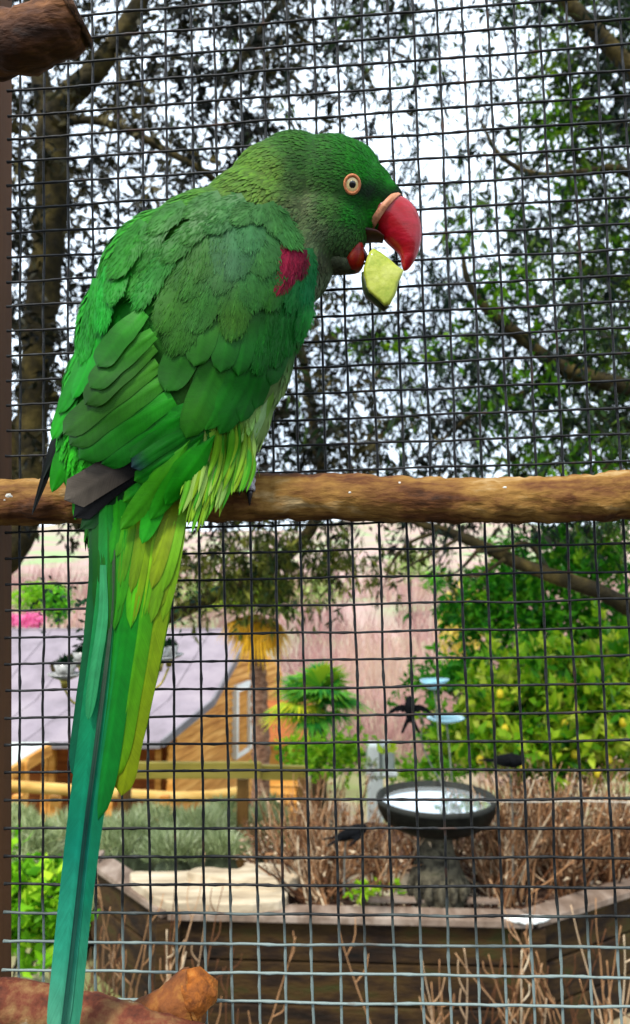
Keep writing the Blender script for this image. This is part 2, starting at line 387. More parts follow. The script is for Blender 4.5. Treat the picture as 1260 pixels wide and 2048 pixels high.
# plumage anchors: x, y, colour, feather direction in the picture, length mm
ANC = [
 (785, 365, (12, 118, 8), (-.8, -.5), 2.2), (740, 322, (14, 112, 12), (-1, -.35), 2.4), (690, 292, (26, 98, 16), (-1, -.1), 2.8), (640, 282, (36, 88, 22), (-1, 0), 3),
 (585, 282, (46, 90, 28), (-1, .25), 3.4), (650, 325, (34, 84, 26), (-1, .05), 2.8), (600, 325, (44, 82, 34), (-1, .2), 3), (760, 400, (10, 124, 8), (-1, .1), 2), (735, 345, (16, 116, 12), (-1, .0), 2.2),
 (745, 430, (12, 108, 14), (-1, .4), 2), (705, 430, (18, 104, 20), (-1, .35), 2.4), (720, 405, (8, 84, 10), (-1, .2), 2), (755, 392, (6, 40, 6), (-1, .3), 1.8), (775, 402, (5, 26, 5), (-1, .3), 1.6), (742, 386, (4, 22, 4), (-1, .2), 1.6), (765, 396, (3, 12, 3), (-1, .3), 1.5), (785, 398, (3, 14, 3), (-1, .3), 1.4), (725, 379, (6, 40, 6), (-1, .2), 1.8), (795, 390, (3, 16, 3), (-1, .3), 1.4), (660, 410, (58, 92, 42), (-1, .35), 2.8), (610, 410, (86, 98, 62), (-1, .5), 3),
 (590, 360, (62, 86, 44), (-1, .35), 3), (560, 440, (92, 100, 68), (-.8, .8), 3.2), (640, 465, (82, 98, 66), (-.7, .7), 3), (690, 470, (60, 92, 48), (-.5, .8), 2.6), (600, 500, (78, 90, 64), (-.3, 1), 3.2),
 (640, 530, (58, 62, 42), (-.2, 1), 3), (690, 510, (52, 70, 40), (-.3, 1), 2.6), (545, 345, (92, 118, 48), (-.8, .7), 3.6), (505, 330, (92, 124, 46), (-.9, .5), 4), (525, 400, (94, 118, 52), (-.6, .9), 4), (560, 470, (92, 118, 56), (-.1, 1), 4),
 (470, 380, (84, 112, 44), (-1, .5), 4.4), (430, 420, (72, 112, 42), (-1, .5), 5), (380, 430, (60, 116, 40), (-.95, .6), 6), (320, 450, (48, 122, 40), (-.9, .7), 7), (270, 480, (36, 128, 38), (-.75, .9), 8), (300, 540, (36, 122, 36), (-.6, .9), 9),
 (480, 450, (70, 116, 44), (-1, .35), 5), (430, 465, (62, 120, 44), (-1, .4), 6), (560, 505, (72, 128, 60), (.4, 1), 5), (600, 560, (30, 112, 50), (.1, 1), 5), (622, 600, (96, 128, 92), (0, 1), 5), (628, 560, (104, 122, 92), (0, 1), 4),
 (600, 680, (22, 100, 30), (-.2, 1), 6), (450, 600, (44, 112, 40), (-.3, 1), 8), (220, 600, (22, 140, 40), (-.3, 1), 7), (180, 700, (22, 146, 40), (-.3, 1), 7), (140, 820, (40, 160, 40), (-.3, 1), 7), (300, 800, (30, 100, 24), (-.5, 1), 9),
 (555, 790, (112, 140, 80), (-.2, 1), 7), (530, 860, (140, 170, 96), (-.2, 1), 8), (460, 880, (118, 160, 40), (-.35, 1), 9), (490, 940, (150, 176, 70), (-.25, 1), 7), (420, 960, (110, 160, 40), (-.4, 1), 9), (360, 960, (40, 150, 24), (-.7, .9), 10),
 (130, 930, (44, 160, 34), (-.3, 1), 8), (300, 1020, (70, 150, 24), (-.6, .9), 10), (240, 1060, (40, 120, 24), (-.3, 1), 10), (330, 1060, (110, 160, 26), (-.2, 1), 10), (260, 1140, (60, 130, 26), (-.15, 1), 10)]
AX = np.array([(a[0], a[1]) for a in ANC], dtype=float); AC = np.array([kb(a[2]) for a in ANC]); AD = np.array([a[3] for a in ANC], dtype=float); AL = np.array([a[4] for a in ANC])
def plum(px, py):
    q = np.stack([px, py], -1)[:, None] - AX[None]
    w_ = 1 / ((q ** 2).sum(-1) + 60) ** 1.7; w_ /= w_.sum(1, keepdims=True)
    return w_ @ AC, w_ @ AD, w_ @ AL
bpx = np.array([pix(v) for v in BV])
bcol, _, _ = plum(bpx[:, 0], bpx[:, 1])
def feather_mat(name, barb=260, rough=.52, bumps=.35):
    m, n, b = newmat(name); N = n.nodes; K = n.links.new
    a = N.new('ShaderNodeVertexColor'); a.layer_name = 'Col'
    uvn = N.new('ShaderNodeUVMap'); uvn.uv_map = 'UVMap'; sp = N.new('ShaderNodeSeparateXYZ'); K(uvn.outputs[0], sp.inputs[0])
    ab = N.new('ShaderNodeMath'); ab.operation = 'ABSOLUTE'; K(sp.outputs['Y'], ab.inputs[0])
    m1 = N.new('ShaderNodeMath'); m1.operation = 'MULTIPLY'; m1.inputs[1].default_value = barb; K(sp.outputs['X'], m1.inputs[0])
    m2 = N.new('ShaderNodeMath'); m2.operation = 'MULTIPLY_ADD'; m2.inputs[1].default_value = -barb * .16; K(ab.outputs[0], m2.inputs[0]); K(m1.outputs[0], m2.inputs[2])
    sn = N.new('ShaderNodeMath'); sn.operation = 'SINE'; K(m2.outputs[0], sn.inputs[0])
    t = N.new('ShaderNodeTexCoord'); z = N.new('ShaderNodeTexNoise'); z.inputs['Scale'].default_value = 160; z.inputs['Detail'].default_value = 6; K(t.outputs['Object'], z.inputs['Vector'])
    # streaks along the barbs
    cb = N.new('ShaderNodeCombineXYZ'); K(m2.outputs[0], cb.inputs[0]); K(ab.outputs[0], cb.inputs[1]); oi = N.new('ShaderNodeObjectInfo'); K(oi.outputs['Random'], cb.inputs[2])
    z3 = N.new('ShaderNodeTexNoise'); z3.inputs['Scale'].default_value = .55; z3.inputs['Detail'].default_value = 5; K(cb.outputs[0], z3.inputs['Vector'])
    ad = N.new('ShaderNodeMath'); ad.operation = 'ADD'; K(z.outputs['Fac'], ad.inputs[0]); K(z3.outputs['Fac'], ad.inputs[1])
    mr = N.new('ShaderNodeMapRange'); mr.inputs['From Min'].default_value = .7; mr.inputs['From Max'].default_value = 1.3; mr.inputs['To Min'].default_value = .80; mr.inputs['To Max'].default_value = 1.18; K(ad.outputs[0], mr.inputs[0])
    mu = N.new('ShaderNodeVectorMath'); mu.operation = 'SCALE'; K(a.outputs['Color'], mu.inputs[0]); K(mr.outputs[0], mu.inputs['Scale'])
    K(mu.outputs[0], b.inputs['Base Color']); b.inputs['Roughness'].default_value = rough; b.inputs['Specular IOR Level'].default_value = .13
    b.inputs['Sheen Weight'].default_value = .0; b.inputs['Sheen Roughness'].default_value = .5
    bp = N.new('ShaderNodeBump'); bp.inputs['Strength'].default_value = bumps; bp.inputs['Distance'].default_value = .0005; K(sn.outputs[0], bp.inputs['Height']); K(bp.outputs[0], b.inputs['Normal'])
    return m
M['feather'] = feather_mat('feather_vane', 240, .5, .04); M['down'] = feather_mat('contour_plumage', 20, .7, .1)
mesh('body', BV, BF, M['down'], bird, smooth=True, col=bcol * .8, uv=np.zeros((len(BV), 2)))

def surfY(px, py):
    """distance of the bird's front surface along a pixel's ray, carried on past the outline"""
    d = (FW + RT * ((px - 630) / F) + UP * ((1024 - py) / F)).normalized()
    h = BVH.ray_cast(CAM, d)
    if h[0] is not None and h[1].dot(d) < -.12: return h[0].y
    n = BVH.find_nearest(P(px, py, Y0 - .012)); return min(n[0].y, Y0 - .004)
TAILY = .333
def backY(px, py):
    k = min(1, max(0, (py - 990) / 120)); k = k * k * (3 - 2 * k)
    return (surfY(px, py) if k < 1 else 0) * (1 - k) + TAILY * k
# smooth depth map of the back, sampled on a coarse grid
GX = np.arange(40, 720, 20); GY = np.arange(380, 1160, 20)
G = np.array([[backY(x, y) for x in GX] for y in GY])
for _ in range(2):
    Gp = np.pad(G, 1, mode='edge'); G = (Gp[1:-1, 1:-1] * 2 + Gp[:-2, 1:-1] + Gp[2:, 1:-1] + Gp[1:-1, :-2] + Gp[1:-1, 2:]) / 6
def gY(px, py):
    if py > 1130: return TAILY
    u = min(max((px - GX[0]) / 20, 0), len(GX) - 1.001); v = min(max((py - GY[0]) / 20, 0), len(GY) - 1.001)
    i, j = int(u), int(v); a, b = u - i, v - j
    return (G[j, i] * (1 - a) + G[j, i + 1] * a) * (1 - b) + (G[j + 1, i] * (1 - a) + G[j + 1, i + 1] * a) * b

FUZZ = []
FIELD = None
def feather(name, path, width, cols, lift, blunt=.9, tip=.75, cup=.35, pointed=False, bend=0, nt=22, ns=4, jitter=.08, Yf=None, notch=True):
    """one feather: a cupped vane with a raised shaft. path in photo pixels from root to tip; lift in mm off the back"""
    path = [np.array(p, dtype=float) for p in path]
    if len(path) == 2:
        d = path[1] - path[0]; nn = np.array([-d[1], d[0]]); path.insert(1, (path[0] + path[1]) / 2 + nn * bend)
    C = smooth_path(path, nt); C = np.array(C); T = np.gradient(C, axis=0); T /= np.linalg.norm(T, axis=1, keepdims=True); Nn = np.stack([-T[:, 1], T[:, 0]], 1)
    cs = [(p, kb(c)) for p, c in cols] if isinstance(cols[0], tuple) and isinstance(cols[0][1], tuple) else [(0, kb(cols)), (1, kb(cols))]
    cp = [c[0] for c in cs]; cc = np.array([c[1] for c in cs]); tint = 1 + random.uniform(-jitter, jitter); hue = random.uniform(-jitter, jitter)
    V = []; UVs = []; CL = []; sd = random.random() * 50
    for i in range(nt):
        t = i / (nt - 1)
        if name in ('flank_feather', 'tail_covert_feather'): wv = min(1, .05 + t * 2.6) * (1 if t < tip else math.sqrt(max(0, 1 - ((t - tip) / (1 - tip)) ** 2)) ** blunt)
        elif pointed: wv = (min(1, t / .25 * .5 + .5)) * (max(0, 1 - t) ** .6)
        else: wv = min(1, .55 + t * 1.1) * (1 if t < tip else math.sqrt(max(0, 1 - ((t - tip) / (1 - tip)) ** 2)) ** blunt)
        for k in range(-ns, ns + 1):
            s = k / ns; hw = width / 2 * wv * (1 + .05 * noise.noise(Vector((t * 7, s * 2, sd))))
            q = C[i] + Nn[i] * hw * s - T[i] * hw * .25 * (abs(s) ** 2) * (1 if t > .1 else 0)
            Yv = (Yf(q[0], q[1]) if Yf else gY(q[0], q[1]))
            l_ = lift * ((.90 + .10 * t) if cup < .1 and nt == 22 else (.35 + .65 * t)) + cup * (1 - s * s) * width / 100 * 1.5 + (.22 if k == 0 else 0) + (.06 if cup < .1 else .25) * noise.noise(Vector((t * 4, s * 1.5, sd + 7)))
            V.append(P(q[0], q[1], Yv - l_ * .001)); UVs.append((t * len(path) * .5, s))
            c = np.array([np.interp(t, cp, cc[:, z]) for z in range(3)]) * tint
            if FIELD is not None:
                w_ = 1 / (((FIELD[0] - q) ** 2).sum(1) + 200) ** 1.6; c = c * .3 + .7 * (w_[:, None] * FIELD[1]).sum(0) / w_.sum()
            c = c * (1.16 if k == 0 else 1.0) * (1 - .10 * abs(s) ** 3 + .18 * noise.noise(Vector((t * 5, s * 2, sd + 30))))
            c = c * np.array([1 + hue, 1, 1 - hue]); CL.append(np.clip(c, 0, 1))
    w1 = 2 * ns + 1
    FC = [(i * w1 + k, i * w1 + k + 1, (i + 1) * w1 + k + 1, (i + 1) * w1 + k) for i in range(nt - 1) for k in range(w1 - 1)]
    if name in ('covert_feather', 'mantle_feather', 'back_feather') and path[0][1] < 575: FUZZ.append((np.array(V), np.array(CL), nt, w1))
    return mesh(name, V, FC, M['feather'], bird, smooth=True, col=np.array(CL), uv=np.array(UVs))

def c2(x, y): return (60 + x / 2.1, 400 + y / 2.1)
G1 = (10, 104, 18); G2 = (6, 88, 22); OL = (56, 104, 30); OD = (36, 96, 26)
# clipped flight feathers, lowest
PR = [([(430, 868), (300, 930), (160, 1060)], 34, [(0, (6, 70, 20)), (.8, (4, 46, 20)), (1, (6, 60, 20))], 1.2),
      ([(425, 862), (300, 915), (146, 1036)], 44, [(0, G1), (.58, (8, 92, 20)), (.64, (7, 7, 10)), (1, (10, 10, 12))], 2.0),
      ([(415, 852), (290, 905), (128, 1000)], 64, [(0, G1), (.46, (10, 96, 20)), (.5, (9, 9, 12)), (.66, (12, 12, 14)), (.7, (70, 62, 57)), (1, (98, 90, 82))], 2.9),
      ([(405, 848), (330, 890), (262, 935)], 30, [(0, G1), (.75, (12, 100, 24)), (1, (34, 46, 66))], 4.0),
      ([(410, 866), (340, 915), (268, 962)], 30, [(0, G1), (.9, (14, 112, 24)), (1, (40, 120, 26))], 3.4),
      ([(420, 872), (340, 935), (246, 1004)], 30, [(0, (10, 100, 20)), (.9, (20, 120, 24)), (1, (60, 140, 30))], 3.0)]
for pth, wd_, cl, lf in PR: feather('flight_feather', pth, wd_, cl, lf, tip=.97, blunt=.35, jitter=.03)
feather('flight_feather', [(128, 840), (98, 930), (64, 1030)], 30, (9, 12, 9), -3, pointed=True)
feather('flight_feather', [(140, 830), (112, 905), (86, 960)], 34, (10, 20, 10), -2, pointed=True)
# secondaries / tertials: base, tip, width, colour, lift
W1 = [((650, 900), (300, 1110), 125, (8, 104, 14), 4.0), ((690, 860), (420, 1085), 100, (9, 98, 14), 3.4), ((600, 830), (205, 1088), 132, (22, 108, 18), 5.0), ((560, 760), (165, 1030), 120, (44, 104, 24), 5.6), ((540, 690), (138, 985), 112, (48, 98, 26), 6.4),
      ((520, 610), (230, 860), 112, (46, 96, 26), 7.0), ((520, 560), (250, 790), 100, (40, 104, 26), 7.4), ((480, 470), (280, 700), 100, (34, 112, 26), 7.8)]
for b_, t_, wd_, cl, lf in W1:
    lighter = tuple(min(255, int(v * 1.25 + 10)) for v in cl)
    feather('wing_feather', [c2(*b_), c2(*t_)], wd_ / 2.1, [(0, lighter), (.55, cl), (1, tuple(int(v * .85) for v in cl))], lf, tip=.84, bend=.03)
# left edge of the back
W2 = [((260, 560), (92, 1010), 70, (30, 148, 30), 4.5), ((300, 520), (120, 900), 70, (22, 140, 30), 5.2), ((330, 450), (180, 838), 66, (16, 150, 38), 6.4), ((280, 330), (215, 690), 66, (20, 132, 40), 5.2), ((330, 280), (290, 560), 74, (16, 146, 52), 6.4), ((400, 200), (330, 440), 90, (28, 132, 44), 7.2),
      ((470, 130), (330, 330), 90, (36, 120, 38), 7.8)]
FIELD = None
for b_, t_, wd_, cl, lf in W2: feather('back_feather', [c2(*b_), c2(*t_)], wd_ / 2.1, cl, lf, tip=.7, bend=-.02)
# wing coverts, greater to lesser
W3 = [((1100, 540), (1010, 780), 70, G2, 4.0), ((1060, 560), (945, 880), 80, G2, 4.6), ((1010, 600), (885, 935), 88, (8, 94, 18), 5.2), ((940, 640), (795, 985), 96, (10, 100, 20), 5.8), ((880, 660), (735, 968), 100, (20, 112, 22), 6.4), ((800, 640), (655, 1002), 128, (46, 112, 28), 7.2),
      ((700, 580), (568, 805), 138, (34, 98, 26), 8.4), ((1110, 420), (1080, 660), 66, (8, 98, 34), 5.2), ((1065, 430), (1030, 710), 72, (8, 98, 30), 5.8), ((1000, 440), (955, 740), 84, (10, 98, 28), 6.4), ((930, 450), (875, 740), 92, (16, 100, 28), 7.0), ((860, 460), (800, 725), 112, (32, 100, 34), 7.8), ((770, 460), (690, 700), 118, (40, 104, 32), 8.6),
      ((690, 400), (590, 655), 122, (50, 104, 36), 9.2), ((1160, 400), (1125, 600), 52, (8, 104, 40), 5.2), ((1000, 300), (1010, 470), 90, (44, 98, 30), 8.4), ((1120, 300), (1095, 480), 66, (12, 110, 50), 6.8), ((1165, 250), (1150, 440), 60, (14, 122, 70), 6.0),
      ((640, 300), (545, 560), 128, (52, 106, 36), 9.8), ((760, 330), (680, 560), 124, (54, 108, 44), 9.6), ((860, 330), (850, 592), 112, (68, 108, 40), 9.6), ((950, 280), (950, 470), 112, (52, 108, 48), 9.4),
      ((1085, 270), (1045, 395), 52, (122, 14, 46), 7.6), ((1120, 250), (1100, 345), 44, (130, 14, 52), 7.8), ((1150, 230), (1140, 320), 36, (106, 16, 44), 7.2), ((1090, 180), (1068, 320), 58, (140, 16, 58), 8.2), ((1120, 180), (1120, 290), 46, (132, 14, 54), 8.4),
      ((720, 230), (640, 420), 128, (54, 104, 40), 10.0), ((830, 200), (780, 390), 130, (62, 110, 58), 10.2), ((960, 150), (990, 330), 132, (56, 112, 56), 10.2), ((850, 110), (845, 345), 160, (72, 116, 76), 10.8), ((740, 150), (700, 340), 120, (56, 106, 44), 10.6), ((920, 100), (930, 220), 110, (60, 116, 70), 11.2)]
FIELD = (np.array([c2((b[0] + 2 * t[0]) / 3, (b[1] + 2 * t[1]) / 3) for b, t, w0, c0, l0 in W1 + W3 + W2 if c0[1] > c0[0]]), np.array([kb(x[3]) for x in W1 + W3 + W2 if x[3][1] > x[3][0]]))
for b_, t_, wd_, cl, lf in W3:
    red = cl[0] > cl[1]; FD = FIELD; FIELD = None if red else FD
    gm = tuple(int(v * .92) for v in cl)
    b2 = (b_[0] + (b_[0] - t_[0]) * .25, b_[1] + (b_[1] - t_[1]) * .25); soft = b_[1] < 420
    feather('covert_feather', [c2(*b2), c2(*t_)], wd_ / 2.1 * (1.22 if soft else 1.06), [(0, cl), (.5, tuple(min(255, int(v * 1.06 + 3)) for v in cl)), (1, gm)], lf * (.13 if soft else .36) + (2.0 if soft else .4), tip=.6 if soft else .72, cup=.05 if soft else .2, bend=random.uniform(-.05, .05)); FIELD = FD
# scapulars and the cape of the mantle over the shoulder
W4 = [((600, 180), (400, 400), 90, (44, 124, 42), 9.0), ((520, 150), (345, 380), 90, (36, 122, 40), 8.6), ((640, 150), (440, 462), 92, (14, 146, 60), 9.8), ((560, 120), (420, 300), 88, (50, 118, 40), 9.4), ((700, 90), (560, 260), 92, (44, 124, 50), 10.4), ((780, 60), (640, 180), 88, (58, 120, 48), 10.6),
      ((870, 40), (740, 130), 88, (64, 118, 46), 10.8), ((950, 30), (850, 92), 84, (72, 120, 46), 11), ((900, -10), (760, 90), 90, (70, 118, 42), 11), ((980, 20), (960, 96), 84, (74, 122, 48), 11), ((1000, 10), (1040, 140), 84, (72, 124, 52), 11), ((1030, 30), (1100, 195), 84, (64, 128, 58), 11),
      ((1060, 70), (1140, 200), 62, (84, 136, 66), 10.6), ((480, 90), (360, 250), 90, (44, 120, 40), 8.8), ((650, 20), (500, 140), 90, (56, 116, 38), 9.6), ((800, -20), (650, 70), 90, (66, 114, 40), 10)]
for b_, t_, wd_, cl, lf in W4: feather('mantle_feather', [c2(*b_), c2(*t_)], wd_ / 2.1, [(0, tuple(int(v * .85) for v in cl)), (.8, cl), (1, tuple(min(255, int(v * 1.08)) for v in cl))], lf * .16 + 2.4, cup=.04, tip=.6, bend=random.uniform(-.04, .04))

FIELD = None
# ---- tail
def tf(path, wd_, cl, lf, **k): feather('tail_feather', path, wd_, cl, lf, nt=46, ns=5, jitter=.03, **k)
TE = [(0, (20, 110, 36)), (.2, (26, 134, 70)), (.45, (14, 128, 84)), (.7, (8, 118, 98)), (.88, (52, 150, 124)), (1, (96, 170, 140))]
tf([(300, 980), (322, 1080), (318, 1200), (285, 1380), (262, 1480), (243, 1592)], 48, [(0, (96, 140, 20)), (.3, (120, 140, 12)), (.6, (128, 140, 10)), (1, (132, 130, 12))], 1.2, pointed=False, tip=.9)
tf([(330, 960), (340, 1080), (322, 1220), (292, 1370), (255, 1540)], 40, [(0, (120, 160, 24)), (.5, (96, 138, 10)), (1, (110, 140, 10))], .6, tip=.85)
tf([(290, 980), (290, 1100), (284, 1220), (258, 1390), (226, 1560)], 50, [(0, (90, 164, 24)), (.4, (56, 144, 14)), (1, (100, 136, 10))], 1.8, tip=.88)
tf([(190, 1040), (196, 1160), (190, 1280), (172, 1420), (152, 1560)], 46, [(0, (14, 70, 26)), (.4, (16, 92, 50)), (1, (8, 92, 70))], .6, tip=.86)
tf([(270, 1000), (262, 1140), (250, 1260), (228, 1420), (196, 1640)], 54, [(0, (50, 150, 24)), (.4, (16, 128, 22)), (1, (8, 108, 50))], 2.4, tip=.86)
tf([(250, 1000), (245, 1180), (222, 1380), (190, 1600), (162, 1800), (134, 2085)], 46, [(0, (30, 130, 24)), (.3, (14, 124, 40)), (.55, (8, 112, 72)), (.8, (16, 120, 92)), (1, (70, 150, 120))], 3.0, tip=.96)
tf([(212, 1010), (212, 1180), (192, 1380), (165, 1600), (142, 1800), (112, 2085)], 50, TE, 3.6, tip=.96)
tf([(228, 1100), (222, 1240), (200, 1430), (172, 1650), (150, 1850), (122, 2085)], 9, [(0, (70, 90, 60)), (.3, (62, 84, 66)), (.6, (16, 56, 50)), (1, (40, 90, 76))], 5.2, tip=.97, cup=.1)
tf([(206, 1130), (206, 1230), (190, 1340), (176, 1440)], 22, [(0, (60, 150, 96)), (1, (46, 140, 90))], 5.4, tip=.8, cup=.1)
# upper tail coverts over the root of the tail: long, narrow and blended
random.seed(33)
for i in range(38):
    u = random.random() if i > 20 else i / 20
    bx, by = 190 + 190 * u, 985 - 75 * u + random.uniform(-25, 20); tx = 196 + 128 * u + random.uniform(-8, 8); ty = random.uniform(1100, 1290) - 20 * abs(u - .5)
    cl = tuple(int(round(np.interp(u, [0, .2, .45, .7, 1], q))) for q in ([12, 44, 96, 130, 146], [84, 128, 164, 174, 176], [22, 20, 18, 20, 26])); cl = tuple(max(4, min(230, int(v * random.uniform(.8, 1.15)))) for v in cl)
    feather('tail_covert_feather', [(bx, by), ((bx + tx) / 2 + 6, (by + ty) / 2), (tx, ty)], random.uniform(20, 32), [(0, tuple(int(v * .8) for v in cl)), (.6, cl), (1, tuple(int(v * .9) for v in cl))], 1.4 + 1.3 * random.random() - .6 * u, tip=.7, blunt=.9, cup=.06, nt=16, ns=3)
for (b_, t_, wd_, cl, lf) in [((360, 900), (284, 1088), 44, (30, 142, 22), 4.8), ((400, 880), (300, 1040), 44, (40, 144, 20), 4.6), ((380, 880), (240, 1060), 46, (66, 142, 22), 4.8), ((430, 870), (330, 1010), 44, (30, 140, 18), 4.8)]:
    feather('tail_covert_feather', [b_, t_], wd_, cl, lf, tip=.6, blunt=1.0, bend=random.uniform(-.03, .03))
# left vent
for (b_, t_, wd_, cl, lf) in [((150, 860), (104, 985), 44, (34, 140, 26), 0), ((175, 880), (140, 1000), 50, (44, 150, 28), 1), ((190, 920), (150, 1040), 44, (40, 140, 24), .6)]:
    feather('back_feather', [b_, t_], wd_, cl, lf, tip=.5, blunt=1.4)
# ---- loose flank and thigh feathers
random.seed(21)
for i in range(84):
    u = i / 83; bx = 386 + 118 * u + random.uniform(-8, 8); by = 880 - 30 * u + random.uniform(-30, 50)
    ln = random.uniform(95, 150) * (1 - .25 * abs(u - .3)) * (1.15 if u > .75 else 1)
    tx = bx - (30 - 8 * u) * random.uniform(.3, 1.3); ty = by + ln * 1.05
    if u > .75: tx = bx - random.uniform(8, 26); ty = min(ty, 985)
    cl = random.choice([(120, 160, 34), (96, 158, 36), (140, 172, 60), (64, 144, 28), (136, 160, 30), (150, 178, 90)])
    feather('flank_feather', [(bx, by), ((bx + tx) / 2 + 7, (by + ty) / 2), (tx, ty)], random.uniform(8, 15), [(0, tuple(int(v * .8) for v in cl)), (.6, cl), (1, tuple(min(255, int(v * 1.08)) for v in cl))], random.uniform(.5, 3.4), tip=.4, blunt=1.2, cup=.1, nt=12, ns=2, Yf=lambda x, y: min(gY(x, min(y, 930)), Y0 - .012))
for i in range(16):
    bx = 545 - i * 3 + random.uniform(-6, 6); by = 770 + i * 6; tx = bx - random.uniform(25, 45); ty = by + random.uniform(80, 120)
    feather('flank_feather', [(bx, by), (tx, ty)], random.uniform(16, 24), random.choice([(134, 168, 110), (110, 150, 70), (120, 160, 60), (60, 130, 60)]), random.uniform(-2, 1.5), tip=.5, blunt=1.4, nt=12, ns=2)

# ---- fine contour plumage over head, neck, mantle and belly
def contour():
    tri = np.array([(f[0], f[1], f[2]) for f in BF] + [(f[0], f[2], f[3]) for f in BF if len(f) == 4])
    A = BV[tri]; ar = np.linalg.norm(np.cross(A[:, 1] - A[:, 0], A[:, 2] - A[:, 0]), axis=1) / 2
    cen = A.mean(1); px = np.array([pix(c) for c in cen])
    _, _, Ls = plum(px[:, 0], px[:, 1])
    wt = ar / (Ls ** 1.6); wing = (px[:, 1] > 520 + (px[:, 0] < 520) * 0) & (px[:, 0] > 200) & (px[:, 1] < 1000) & (px[:, 0] < 600)
    wt = wt * np.where(wing, .15, 1); N_ = 15000
    ix = RNG.choice(len(tri), N_, p=wt / wt.sum()); bc = RNG.dirichlet((1, 1, 1), N_)
    T3 = BV[tri[ix]]; pos = (T3 * bc[:, :, None]).sum(1); nn = unit((BN[tri[ix]] * bc[:, :, None]).sum(1))
    pp = np.array([pix(c) for c in pos]); col, dr, ln = plum(pp[:, 0], pp[:, 1])
    # keep clear of the eye and the bill
    e = np.hypot(pp[:, 0] - 704, pp[:, 1] - 369) > 21; pos, nn, pp, col, dr, ln = [q[e] for q in (pos, nn, pp, col, dr, ln)]
    rt, up = np.array(RT), np.array(UP)
    d3 = dr[:, :1] * rt - dr[:, 1:] * up + RNG.normal(size=(len(pos), 3)) * .13
    d3 = unit(d3 - nn * (d3 * nn).sum(1, keepdims=True)); sd_ = unit(np.cross(nn, d3))
    L_ = (ln * .001 * RNG.uniform(.75, 1.25, len(ln)))[:, None]; W_ = L_ * RNG.uniform(.26, .42, (len(ln), 1))
    lf = nn * .00008; fl = np.clip(.004 / L_, .35, 1); up1 = nn * L_ * .06 * fl; up2 = nn * L_ * .10 * fl
    ts = [(0, .35), (.35, 1), (.7, .8), (1, 0)]
    V = [pos - lf]
    for t, k in ts[1:3]:
        h = up1 * (t / .5) if t < .5 else up2
        V += [pos + d3 * L_ * t + sd_ * W_ / 2 * k + h * .6, pos + d3 * L_ * t + h, pos + d3 * L_ * t - sd_ * W_ / 2 * k + h * .6]
    V += [pos + d3 * L_ + up2 * .9]
    V = np.stack(V, 1); n = len(pos); q = np.arange(n)[:, None] * 8
    q4 = lambda a: q + np.array(a)
    FC = np.concatenate([q4([0, 1, 2]), q4([0, 2, 3]), q4([1, 4, 5]), q4([1, 5, 2]), q4([2, 5, 6]), q4([2, 6, 3]), q4([4, 7, 5]), q4([5, 7, 6])], 0)
    cv = col * RNG.uniform(.72, 1.3, (n, 1)) * (1 + RNG.normal(size=(n, 3)) * .05)
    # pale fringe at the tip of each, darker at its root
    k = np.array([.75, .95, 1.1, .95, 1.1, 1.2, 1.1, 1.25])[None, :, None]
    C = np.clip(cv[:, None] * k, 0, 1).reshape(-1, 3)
    uv = np.tile(np.array([(0, 0), (.3, 1), (.3, 0), (.3, -1), (.7, 1), (.7, 0), (.7, -1), (1, 0)]), (n, 1))
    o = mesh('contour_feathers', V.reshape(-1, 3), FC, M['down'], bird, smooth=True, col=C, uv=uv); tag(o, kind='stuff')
contour()
def fuzz():
    """soft downy barbs lying on the small wing and mantle feathers"""
    Bs, Ds, Cs, Ns = [], [], [], []
    for V, C, nt, w1 in FUZZ:
        V = V.reshape(nt, w1, 3); C = C.reshape(nt, w1, 3); n = int(60 + 34 * 1e3 * np.linalg.norm(V[-1, w1 // 2] - V[0, w1 // 2]) * .35)
        i = RNG.integers(1, nt - 2, n); k = RNG.integers(0, w1 - 1, n); f = RNG.random((n, 1)); g = RNG.random((n, 1))
        p = (V[i, k] * (1 - f) + V[i, k + 1] * f) * (1 - g) + (V[i + 1, k] * (1 - f) + V[i + 1, k + 1] * f) * g
        d = unit(V[i + 1, k] - V[i, k]); x = unit(V[i, k + 1] - V[i, k]); nn = unit(np.cross(d, x)); nn *= np.sign(-(nn[:, 1:2]) + 1e-9)
        side = ((k + .5) / (w1 - 1) - .5)[:, None] * 2
        Bs.append(p); Ds.append(unit(d + x * side * .45 + RNG.normal(size=(n, 3)) * .05)); Cs.append(C[i, k]); Ns.append(nn)
    p, d, c, nn = map(np.concatenate, (Bs, Ds, Cs, Ns)); n = len(p); sd_ = unit(np.cross(nn, d)); L_ = RNG.uniform(.0018, .0036, (n, 1)); W_ = L_ * RNG.uniform(.05, .10, (n, 1))
    V = np.stack([p - nn * .00005, p + d * L_ * .5 + sd_ * W_ + nn * L_ * .02, p + d * L_ + nn * L_ * .03, p + d * L_ * .5 - sd_ * W_ + nn * L_ * .02], 1)
    q = np.arange(n)[:, None] * 4; FC = np.concatenate([q + [0, 1, 2], q + [0, 2, 3]], 0); c = np.clip(c * RNG.uniform(.82, 1.2, (n, 1)), 0, 1)
    o = mesh('downy_barbs', V.reshape(-1, 3), FC, M['down'], bird, smooth=True, col=np.repeat(c, 4, 0) * np.tile(np.array([.8, 1, 1.15, 1])[:, None], (n, 1)), uv=np.zeros((4 * n, 2))); tag(o, kind='stuff')
fuzz()

